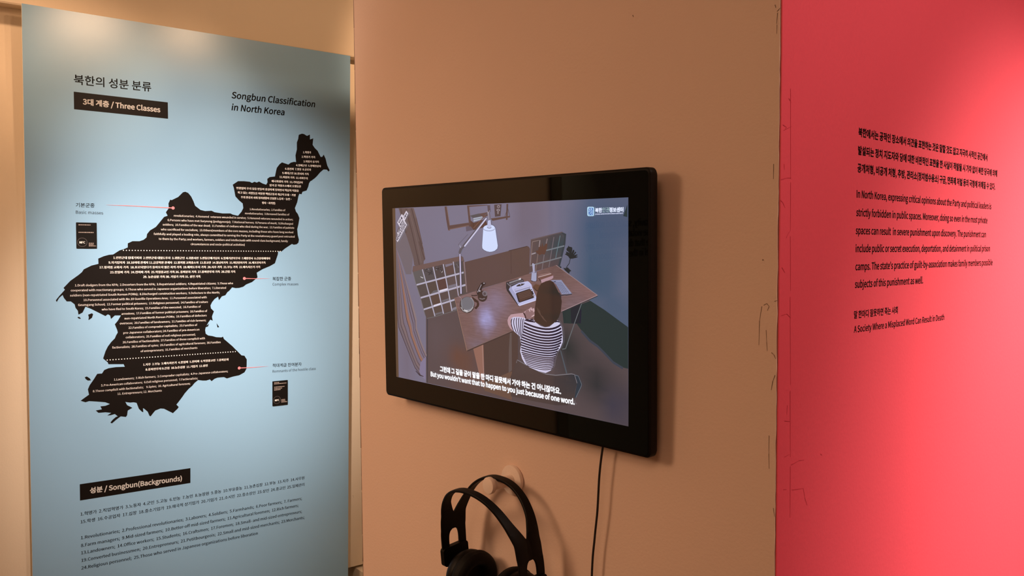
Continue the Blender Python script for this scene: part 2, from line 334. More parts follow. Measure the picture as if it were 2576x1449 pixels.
# ------------------------------------------------------------------ the blue banner
PW, PH = 0.9, 2.085
PM = Euler((math.radians(PAN['r'][0]), math.radians(PAN['r'][1]), yaw)).to_matrix().to_4x4()
PM.translation = PO + Vector((0, 0, EYE))
banner = thing('exhibition_banner', 'tall light blue exhibition banner with a black map silhouette and white lettering', 'banner', PM)
bm = bmesh.new(); box(bm, (-0.005, -PW, -PH), (0, 0, 0))
bm.normal_update()
for f in bm.faces: f.material_index = 0 if f.normal.x > 0.9 else 1
obj('board', bm, [M['banner_blue'], M['board_edge']], banner)
def P(d):                                     # u, v in mm from the banner's top left; d = distance in front of the board
    return lambda p: (d, p[0] / 1000 - PW, -p[1] / 1000 + (p[2] / 1000 if len(p) > 2 else 0))
T = {"title_ko":[["북한의 성분 분류",114.9,303.9,182.7,179.8]],"title_en":[["Songbun Classification",524.4,781.5,173.9,172.6],
 ["in North Korea",524.2,683.4,208.5,207.1]],"bar1":[["3대 계층 / Three Classes",135.3,326.6,233.8,234.8]],"bar2":[["성분 / Songbun(Backgrounds)",138.2,376.3,1265.9,1271.8]],"map_ko1":[["1.혁명가",742.8,768.7,316.0,314.8],
 ["2.혁명가 가족",738.2,782.3,329.9,328.2],
 ["3.혁명가 유가족",743.9,794.7,343.7,341.7],
 ["4.영예군인  5.영예전상자",720.1,801.4,356.7,354.7],
 ["6.접견자  7.영웅  8.공로자",685.4,768.8,369.5,367.5],
 ["9.제대군인 10.전사자 가족",676.6,761.2,382.7,381.3],
 ["11.피살자 가족  12.사회주의",668.1,757.4,395.1,394.7],
 ["애국희생자 가족  13.기타(당이",643.3,741.0,409.0,408.2],
 ["맡겨 준 혁명초소에서 오랫동안",637.1,736.0,421.6,420.5],
 ["변함없이 우리 당을 받들어 충실하게 일하면서 핵심적 역할을",537.2,728.5,434.7,434.1],
 ["하고 있는 사람들을 비롯한 핵심군중과 계급적 토대·가정",540.9,718.3,447.5,447.8],
 ["주위 환경과 사회 정치생활이 건실한 노동자·농민·",550.2,705.2,460.8,460.4],
 ["병사·지식인)",614.0,653.8,474.8,474.7]],"map_en1":[["1.Revolutionaries;  2.Families of",576.3,685.8,494.8,494.4],
 ["revolutionaries;  3.Bereaved families of",562.3,698.4,507.3,507.2],
 ["revolutionaries;  4.Honored  veterans wounded in service;  5.Honored veterans wounded in action;",360.7,710.0,519.8,521.8],
 ["6.Persons who have met Suryeong (jeobgyeonja);  7.National heroes;  8.Persons of merit;  9.Discharged",344.0,710.0,532.6,534.7],
 ["soldiers;  10.Families of the war dead;  11.Families of civilians who died during the war;  12.Families of patriots",330.8,713.8,545.3,547.1],
 ["who sacrificed for socialism;  13.Others(members of the core masses, including those who have long worked",326.0,710.8,558.7,560.7],
 ["faithfully and played a leading role, always committed to serving the Party at the revolutionary guard post entrusted",307.1,715.3,571.6,573.9],
 ["to them by the Party; and workers, farmers, soldiers and intellectuals with sound class background, family",320.2,693.9,585.0,587.7],
 ["circumstances and socio-political activities)",406.1,560.9,599.0,599.7]],"map_ko2":[["1.인민군대 입대기피자  2.인민군대 대열도주자  3.귀환군인  4.귀환시민  5.반동단체가담자  6.일제기관복무자  7.해방전사  8.건설대제대자",203.6,638.6,637.3,640.3],
 ["9.의거입북자  10.10지대 관계자 11.금강학원 관계자  12.정치범 교화출소자  13.종교인  14.월남자가족  15.처단된자가족  16.체포된자가족",191.6,624.1,650.2,653.0],
 ["17.정치범 교화자 가족  18.포로되었다가 돌아오지 않은 자의 가족  19.해외도주자 가족  20.지주 가족  21.부농 가족  22.예속자본가 가족",169.3,607.8,662.8,665.8],
 ["23.친일파 가족  24.친미파 가족  25.악질종교인 가족 26. 종파분자 가족  27.종파연루자 가족  28.간첩 가족",195.0,532.8,676.3,678.8],
 ["29. 농촌십장 가족 30. 기업가 가족 31. 상인 가족",278.5,432.6,690.0,691.6]],"map_en2":[["1.Draft dodgers from the KPA;  2.Deserters from the KPA;  3.Repatriated soldiers;  4.Repatriated citizens;  5.Those who",109.6,525.7,709.4,712.5],
 ["cooperated with reactionary groups;  6.Those who served in Japanese organizations before liberation;  7.Liberated",99.7,505.1,722.4,725.4],
 ["soldiers (non-repatriated South Korean POWs);  8.Discharged construction workers;  9.Defectors to the North;",97.6,486.7,735.6,738.6],
 ["10.Personnel associated with No.10 Guerilla Operations Area;  11.Personnel associated with",129.4,449.7,748.7,751.4],
 ["Geumgang School;  12.Former political prisoners;  13.Religious personnel;  14.Families of traitors",116.4,453.0,761.3,764.8],
 ["who have fled to South Korea;  15.Families of the executed;  16.Families of",173.0,432.7,775.4,777.5],
 ["arrestees;  17.Families of former political prisoners;  18.Families of",222.1,450.8,789.2,790.8],
 ["non-repatriated North Korean POWs;  19.Families of defectors",229.6,449.1,802.3,803.6],
 ["overseas;  20.Families of landowners;  21.Families of rich farmers;",217.6,447.3,815.2,817.7],
 ["22.Families of comprador capitalists;  23.Families of",239.4,422.5,828.5,829.7],
 ["pro-Japanese collaborators; 24.Families of pro-American",226.2,428.3,841.5,843.2],
 ["collaborators;  25.Families of evil religious personnel;",232.0,417.4,854.1,857.1],
 ["26.Families of factionalists;  27.Families of those complicit with",224.1,444.0,867.1,869.5],
 ["factionalists;  28.Families of spies;  29.Families of agricultural foremen;  30.Families",197.8,489.0,879.7,883.7],
 ["of entrepreneurs;  31.Families of merchants",269.7,422.4,894.8,895.6]],"map_ko3":[["1.지주  2.부농  3.예속자본가  4.친일파  5.친미파  6.악질종교인  7.종파분자",276.0,512.0,932.7,936.4],
 ["8.종파연루자 9.간첩  10.농촌십장  11.기업가  12.상인",282.3,450.9,947.0,949.4]],"map_en3":[["1.Landowners;  2.Rich farmers;  3.Comprador capitalists;  4.Pro-Japanese collaborators;",201.2,509.5,967.3,970.9],
 ["5.Pro-American collaborators;  6.Evil religious personnel;  7.Factionalists;",169.0,423.1,980.2,983.8],
 ["8.Those complicit with factionalists;    9.Spies;  10. Agricultural foremen;",148.7,401.7,994.0,997.1],
 ["11. Entrepreneurs; 12. Merchants",209.5,324.2,1007.3,1009.6]],"cap1_ko":[["기본군중",114.7,159.1,501.0,500.7]],"cap1_en":[["Basic masses",114.5,179.7,519.0,519.3]],"cap2_ko":[["복잡한 군중",645.8,704.1,703.4,704.1]],"cap2_en":[["Complex masses",645.8,727.9,719.4,720.5]],"cap3_ko":[["적대계급 잔여분자",645.5,738.4,967.2,970.2]],"cap3_en":[["Remnants of the hostile class",645.4,785.5,984.5,987.4]],"bot_ko":[["1.혁명가  2.직업혁명가  3.노동자  4.군인  5.고농  6.빈농  7.농민  8.농장원  9.중농  10.부유중농  11.농촌십장  12.부농  13.지주  14.사무원",114.5,748.0,1323.6,1329.8],
 ["15.학생  16.수공업자  17.십장  18.중소기업가  19.애국적 상기업가  20.기업가  21.소시민  22.중소상인  23.상인  24.종교인  25.일제관리",114.5,748.0,1344.8,1351.0]],"bot_en":[["1.Revolutionaries;  2.Professional revolutionaries;  3.Laborers;  4.Soldiers;  5.Farmhands;  6.Poor farmers;  7. Farmers;",114.6,739.8,1388.1,1394.3],
 ["8.Farm managers;  9.Mid-sized farmers;  10.Better-off mid-sized farmers;  11.Agricultural foremen;  12.Rich farmers;",114.3,728.3,1409.3,1414.4],
 ["13.Landowners;  14.Office workers;  15.Students;  16.Craftsmen;  17.Foremen;  18.Small- and mid-sized entrepreneurs;",114.7,739.8,1429.5,1435.6],
 ["19.Converted businessmen;  20.Entrepreneurs;  21.Petitbourgeois;  22.Small and mid-sized merchants;  23.Merchants;",114.8,748.2,1450.1,1456.4],
 ["24.Religious personnel;  25.Those who served in Japanese organizations before liberation",114.5,598.0,1471.0,1475.8]]}
MAPS = [[[728.7,261.4],[738.9,257.0],[745.4,257.5],[755.3,262.3],[764.8,257.5],[765.2,272.5],[776.0,268.0],[773.7,287.9],[781.1,297.4],[790.8,305.6],[795.4,314.3],[800.5,322.9],[805.6,322.6],[810.7,315.3],[817.0,327.2],[821.0,342.2],[823.0,348.6],[830.9,362.6],[827.0,366.5],[821.4,361.0],[810.4,361.0],[798.7,370.8],[789.0,382.2],[781.2,389.8],[770.8,397.6],[765.8,400.4],[762.0,407.1],[760.1,416.1],[754.3,429.0],[741.0,433.2],[737.9,441.2],[730.7,440.1],[727.7,448.1],[724.0,466.1],[716.4,484.2],[720.2,494.8],[725.9,501.7],[731.2,514.1],[727.8,533.9],[724.0,548.3],[725.9,566.2],[729.7,580.5],[727.8,589.5],[722.1,594.3],[712.7,595.8],[707.0,593.3],[695.8,600.5],[684.6,607.7],[673.5,616.7],[663.2,616.0],[662.4,625.5],[656.9,641.5],[653.2,652.1],[636.8,660.8],[615.0,669.4],[597.1,679.8],[599.5,693.8],[582.8,707.5],[565.1,714.1],[556.3,720.8],[544.1,724.0],[533.6,724.4],[523.3,721.8],[514.6,731.9],[509.5,735.2],[503.6,744.3],[493.1,747.4],[484.9,758.4],[482.2,747.7],[472.1,754.5],[465.3,762.8],[460.3,772.8],[461.9,781.4],[470.2,790.2],[466.8,798.6],[464.4,805.3],[466.7,817.3],[460.0,813.6],[455.0,820.2],[448.9,830.7],[455.9,825.3],[453.2,833.0],[446.6,835.0],[444.8,843.4],[446.4,853.7],[453.1,859.2],[464.8,861.6],[476.5,865.7],[491.8,867.3],[495.9,865.2],[498.6,872.2],[522.6,894.5],[550.3,924.3],[559.1,926.0],[561.6,930.4],[566.1,937.8],[565.7,955.4],[565.0,965.9],[558.9,975.9],[543.1,983.3],[525.6,985.2],[506.6,989.4],[498.1,984.5],[479.3,984.5],[470.8,987.2],[462.4,993.3],[457.4,987.6],[447.3,990.1],[437.3,989.2],[424.1,986.3],[414.2,993.8],[407.5,1001.7],[397.7,1009.2],[386.2,1021.6],[379.7,1031.0],[369.9,1043.4],[363.5,1051.1],[369.8,1058.6],[366.6,1063.2],[353.7,1074.5],[330.0,1059.1],[320.6,1057.3],[306.5,1061.4],[298.7,1070.4],[294.0,1076.4],[290.9,1074.4],[286.4,1062.3],[277.3,1053.1],[274.2,1051.1],[275.0,1062.7],[271.1,1060.6],[263.5,1051.5],[257.7,1034.5],[250.1,1032.0],[241.1,1032.0],[229.1,1028.8],[233.5,1038.3],[246.9,1047.0],[234.9,1053.1],[233.2,1065.9],[230.2,1070.4],[216.8,1067.2],[204.9,1075.5],[194.5,1083.9],[190.7,1081.1],[197.6,1073.0],[205.0,1067.4],[209.4,1066.3],[202.1,1059.0],[191.8,1061.0],[183.1,1060.9],[193.4,1054.8],[178.8,1051.5],[161.5,1051.0],[155.0,1043.9],[170.2,1042.5],[166.6,1034.1],[179.0,1033.9],[190.2,1030.3],[179.2,1024.3],[156.1,1019.6],[139.0,1016.8],[130.5,1019.0],[118.7,1013.6],[129.3,1006.2],[139.3,999.4],[136.6,984.9],[141.0,974.3],[151.2,959.5],[160.0,945.1],[171.5,945.4],[177.3,936.4],[187.5,932.5],[206.6,930.9],[228.7,931.8],[225.9,924.4],[187.7,921.4],[186.3,916.5],[174.8,905.1],[180.9,885.8],[186.8,873.5],[195.7,861.4],[204.6,852.4],[207.6,844.6],[212.1,836.9],[210.7,830.4],[205.0,814.2],[212.5,805.0],[220.6,791.0],[205.3,790.3],[195.6,799.4],[193.6,789.8],[187.9,786.4],[182.0,790.9],[164.9,780.7],[148.0,770.6],[133.9,763.8],[131.1,769.9],[126.7,779.1],[116.9,784.2],[115.6,773.9],[110.2,766.0],[108.1,756.6],[99.4,748.6],[89.8,748.3],[83.1,738.8],[80.4,731.1],[72.2,738.5],[66.6,749.0],[64.5,744.4],[72.2,733.9],[86.1,717.5],[82.6,712.8],[98.8,694.7],[118.3,679.7],[126.8,672.1],[131.1,664.9],[149.5,655.2],[166.6,650.6],[166.2,636.6],[179.7,630.4],[192.7,626.6],[202.9,625.7],[219.1,614.6],[229.4,611.4],[239.8,606.6],[239.9,595.5],[251.9,589.6],[269.8,589.4],[280.4,585.5],[288.1,579.0],[289.7,569.3],[297.4,559.5],[312.8,549.6],[320.6,539.7],[334.7,521.5],[344.1,518.0],[339.5,508.4],[347.4,496.8],[346.6,483.8],[351.4,473.2],[355.4,474.3],[372.9,464.8],[385.7,451.2],[392.1,449.2],[400.1,452.2],[408.1,461.7],[414.4,474.6],[419.2,487.7],[433.8,498.8],[446.9,501.7],[465.1,500.1],[473.5,504.2],[497.0,506.9],[519.1,506.2],[525.9,509.4],[541.4,512.4],[551.8,500.1],[557.1,489.6],[555.4,476.0],[545.0,467.8],[534.0,456.3],[529.6,432.7],[526.3,422.7],[541.8,411.7],[559.1,410.8],[576.6,411.5],[583.6,414.6],[590.7,410.8],[597.7,412.8],[604.8,409.3],[615.5,414.7],[626.3,417.6],[630.6,410.4],[629.9,400.0],[637.2,394.4],[653.5,391.7],[657.2,374.0],[659.7,365.1],[668.1,354.1],[675.5,348.3],[686.6,351.1],[695.8,353.3],[703.3,347.2],[714.5,343.9],[720.1,344.6],[718.2,324.2],[722.7,306.1],[722.7,284.9],[726.9,274.0]],[[114.0,790.9],[118.2,789.9],[122.3,793.8],[120.9,795.9],[116.7,794.2]],[[139.9,785.2],[149.2,781.9],[152.0,784.8],[149.1,794.1],[140.5,800.0],[141.5,792.2]],[[129.4,951.8],[134.3,950.0],[141.3,955.4],[144.6,961.4],[136.9,961.3],[131.9,957.1]],[[477.4,824.7],[485.2,837.1],[480.1,837.5]]]
bm = bmesh.new()
for pts in MAPS: flat(bm, pts, P(0.0003))
pmap = obj('map_silhouette', bm, M['ink_black'], banner)
def lettering(name, keys, d, m, parent, **kw):
    bm = bmesh.new()
    for k in keys: write(bm, T[k], P(d), **kw)
    return obj(name, bm, m, parent)
lettering('korean_lettering', ['map_ko1', 'map_ko2', 'map_ko3'], 0.0006, M['ink_white'], pmap, bold=0.012)
lettering('english_lettering', ['map_en1', 'map_en2', 'map_en3'], 0.0006, M['ink_white'], pmap, bold=0.004)
for (u0, v0), (u1, v1), n in [[[228.8,614.6],[669.8,616.0],60],[[184.9,910.0],[531.9,911.8],49]]:
    bm = bmesh.new()
    for i in range(n):
        t = i / (n - 1); cu, cv = u0 + (u1 - u0) * t, v0 + (v1 - v0) * t
        flat(bm, [(cu + 1.5 * math.cos(k * math.pi / 4), cv + 1.5 * math.sin(k * math.pi / 4)) for k in range(8)], P(0.0006))
    obj('dotted_line', bm, M['ink_white'], pmap)
lettering('korean_title', ['title_ko'], 0.0003, M['ink_black'], banner, bold=0.004, res=5)
lettering('english_title', ['title_en'], 0.0003, M['ink_black'], banner, shear=0.16, res=6, bold=0.008)
BARS = [[[113.9,204.1],[347.3,205.8],[347.6,250.5],[114.0,249.0]],[[113.7,1238.0],[400.8,1239.8],[400.5,1283.1],[113.7,1282.1]]]
for q, key in zip(BARS, ('bar1', 'bar2')):
    bm = bmesh.new(); flat(bm, q, P(0.0003))
    hb = obj('heading_bar', bm, M['ink_black'], banner)
    bm = bmesh.new(); write(bm, T[key], P(0.0006), bold=0.012, res=5)
    obj('heading_lettering', bm, M['ink_white'], hb)
for i, (a, b) in enumerate([[[358.7,496.0],[187.1,493.8]],[[559.5,696.3],[636.7,697.6]],[[543.2,961.6],[632.6,963.3]]]):
    bm = bmesh.new()
    s = 1 if b[0] > a[0] else -1
    flat(bm, [(a[0] + 4.3 * math.cos(k * math.pi / 10), a[1] + 4.3 * math.sin(k * math.pi / 10)) for k in range(20)], P(0.0009))
    flat(bm, [(a[0], a[1] - 1.2), (b[0] - s * 45, b[1] - 0.9), (b[0], b[1] - .1), (b[0], b[1] + .1), (b[0] - s * 45, b[1] + 0.5), (a[0], a[1] + 1.2)], P(0.0008))
    obj('leader_line', bm, M['ink_pink'], banner)
for i in (1, 2, 3):
    bm = bmesh.new(); write(bm, T['cap%d_ko' % i], P(0.0003), bold=0.004, res=3); write(bm, T['cap%d_en' % i], P(0.0003), res=3)
    obj('caption_lettering', bm, M['ink_black'], banner)
bm = bmesh.new(); write(bm, T['bot_ko'], P(0.0003), bold=0.006, res=2); write(bm, T['bot_en'], P(0.0003), bold=0.006, res=2)
obj('body_lettering', bm, M['ink_black'], banner)

# two small black cards stuck on the banner
def card(u0, v0, u1, v1, label, rows):
    m4 = PM @ Matrix.Translation((0.0001, u0 / 1000 - PW, -v1 / 1000))
    t = thing('tag_card', label, 'card', m4, 'small black cards stuck on the banner')
    cw, ch = (u1 - u0) / 1000, (v1 - v0) / 1000
    bm = bmesh.new(); prism(bm, rrect(0, 0, cw, ch, 0.0015, 3), lambda p, k: (0.002 if k == 0 else 0.0, p[0], p[1]))
    obj('card_plate', bm, M['card_black'], t)
    F = lambda p: (0.0023, p[0], p[1] + (p[2] if len(p) > 2 else 0))
    for name, part in (('text_lines', [r for r in rows if r[0] < .3]), ('small_print', [r for r in rows if r[0] > .3])):
        bm = bmesh.new()
        for x0, x1, y, h in part:                # rows of print too small to read: short blurred dashes
            x = x0
            while x < x1 - .02:
                l_ = min(rnd.uniform(.05, .12), x1 - x); flat(bm, [(x * cw, y * ch), ((x + l_) * cw, y * ch), ((x + l_) * cw, (y + h) * ch), (x * cw, (y + h) * ch)], F); x += l_ + .018
        obj(name, bm, M['ink_grey'], t)
    bm = bmesh.new(); write(bm, [('NFC', 0.155 * cw, 0.42 * cw, 0.19 * ch)], F, bold=0.02); obj('symbol_lettering', bm, M['ink_white'], t)
    bm = bmesh.new(); n = 40; r0, r1 = 0.215 * cw, 0.245 * cw; cx, cy = 0.285 * cw, 0.235 * ch
    ri = [bm.verts.new(F((cx + r0 * math.cos(2 * math.pi * i / n), cy + r0 * math.sin(2 * math.pi * i / n)))) for i in range(n)]
    ro = [bm.verts.new(F((cx + r1 * math.cos(2 * math.pi * i / n), cy + r1 * math.sin(2 * math.pi * i / n)))) for i in range(n)]
    for i in range(n): bm.faces.new((ri[i], ro[i], ro[(i + 1) % n], ri[(i + 1) % n]))
    obj('symbol_ring', bm, M['ink_dim'], t)
c1, c2 = [[114.2,541.7,163.4,609.5],[644.7,1011.0,693.1,1086.9]]
card(*c1, 'small black card stuck on the blue banner below the Basic masses caption',
     [(.11, .70, .89, .035), (.11, .84, .60, .035), (.60, .84, .185, .03), (.60, .84, .13, .03), (.60, .95, .08, .03)])
card(*c2, 'small black card stuck on the blue banner below the Remnants of the hostile class caption',
     [(.10, .45, .925, .03), (.10, .90, .875, .03), (.10, .78, .745, .03), (.10, .62, .685, .03), (.10, .52, .63, .03), (.57, .83, .21, .03), (.57, .83, .16, .03), (.57, .95, .11, .03)])

# a second banner further along the same wall, seen only as a reflection in the dark glass
t = thing('quotation_banner', 'pale blue banner with a dark quotation, mirrored in the black monitor glass', 'banner', Matrix.Translation(W(0.006, -3.26, -1.5)) @ Matrix.Rotation(yaw, 4, 'Z'))
bm = bmesh.new(); box(bm, (-0.060, 0, 0), (0, 0.92, 2.085)); obj('board', bm, M['banner_dim'], t)
bm = bmesh.new()
for tx, x1, z in [('The gravity, scale and nature', .76, 1.49), ('of these violations reveal', .66, 1.442), ('a State that does not have any', .77, 1.394), ('parallel in the contemporary', .74, 1.346), ('world.', .25, 1.298)]:
    write(bm, [(tx, 0.14, x1, z)], lambda p: (0.0004, p[0], p[1] + p[2]), bold=0.02)
obj('quotation_lettering', bm, M['ink_black'], t)

# ------------------------------------------------------------------ lettering on the red wall
RT = {"ko":[["북한에서는 공적인 장소에서 의견을 표현하는 것은 말할 것도 없고 지극히 사적인 공간에서",188.3,644.9,143.8],["발설되는 정치 지도자와 당에 대한 비판적인 표현을 한 사실이 적발될 시 가차 없이 북한 당국에 의해",188.4,691.7,120.5],["공개처형, 비공개 처형, 추방, 관리소(정치범수용소) 구금, 연좌제 처벌 등의 극형에 처해질 수 있다.",187.9,684.7,97.9]],"en":[["In North Korea, expressing critical opinions about the Party and political leaders is",187.1,669.4,64.4],["strictly forbidden in public spaces. Moreover, doing so even in the most private",187.4,653.6,40.6],["spaces can result  in severe punishment upon discovery. The punishment can",187.2,648.3,17.3],["include public or secret execution, deportation, and detainment in political prison",187.9,669.2,-6.1],["camps. The state’s practice of guilt-by-association makes family members possible",188.6,683.5,-29.6],["subjects of this punishment as well.",188.3,401.1,-52.6]],"cap_ko":[["말 한마디 잘못하면 죽는 사회",187.5,318.0,-91.9]],"cap_en":[["A Society Where a Misplaced Word Can Result in Death",188.2,483.3,-111.1]]}
wt = thing('wall_lettering', 'black Korean and English exhibit text on the red wall', 'lettering', Matrix.Translation((0, 0, EYE)))
def RW(p): return (0.0002 - p[0] / 1000 * YR, p[0] / 1000, p[1] / 1000 + p[2] / 1000)
for name, key, bd in (('korean_paragraph', 'ko', .012), ('english_paragraph', 'en', .008), ('korean_caption', 'cap_ko', .008), ('english_caption', 'cap_en', .006)):
    bm = bmesh.new(); write(bm, RT[key], RW, bold=bd, res=3)
    obj(name, bm, M['vinyl_black'], wt)

# ------------------------------------------------------------------ the wall monitor
TV = {"o":[-0.45979,-0.038,-0.08429],"r":[1.36216,0.33067,0.87353]}
rx, ry, rz = [math.radians(v) for v in TV['r']]
TM = (Matrix.Rotation(rz, 4, 'Z') @ Matrix.Rotation(rx, 4, 'X') @ Matrix.Rotation(ry, 4, 'Y'))
TM.translation = Vector(TV['o']) + Vector((0, 0, EYE))
tv = thing('wall_monitor', 'black wall-mounted flat monitor playing a subtitled film of a person at a desk', 'monitor', TM)
bm = bmesh.new()
rings = []
for (hw, hh, rr, y) in [(0.2985, 0.1838, 0.0065, 0.0006), (0.3006, 0.1859, 0.008, 0.0018), (0.3012, 0.1865, 0.0085, 0.004), (0.3012, 0.1865, 0.0085, 0.013), (0.3000, 0.1853, 0.009, 0.0155), (0.285, 0.170, 0.012, 0.0205), (0.20, 0.11, 0.02, 0.0285)]:
    rings.append([bm.verts.new((x, y, z)) for x, z in rrect(-hw, -hh, hw, hh, rr, 8)])
for a, b in zip(rings, rings[1:]):
    for i in range(len(a)): bm.faces.new((a[i], a[(i + 1) % len(a)], b[(i + 1) % len(a)], b[i]))
bm.faces.new(rings[0]); bm.faces.new(rings[-1][::-1]); bmesh.ops.recalc_face_normals(bm, faces=bm.faces)
obj('housing', bm, M['housing'], tv, 30)
bm = bmesh.new(); prism(bm, rrect(-0.2972, -0.1825, 0.2972, 0.1825, 0.0055, 8), lambda p, k: (p[0], 0.0 if k == 0 else 0.0008, p[1]))
obj('front_glass', bm, M['glass_black'], tv)
bm = bmesh.new(); box(bm, (-0.05, 0.028, -0.05), (0.05, 0.0365, 0.05)); obj('wall_bracket', bm, M['housing'], tv)
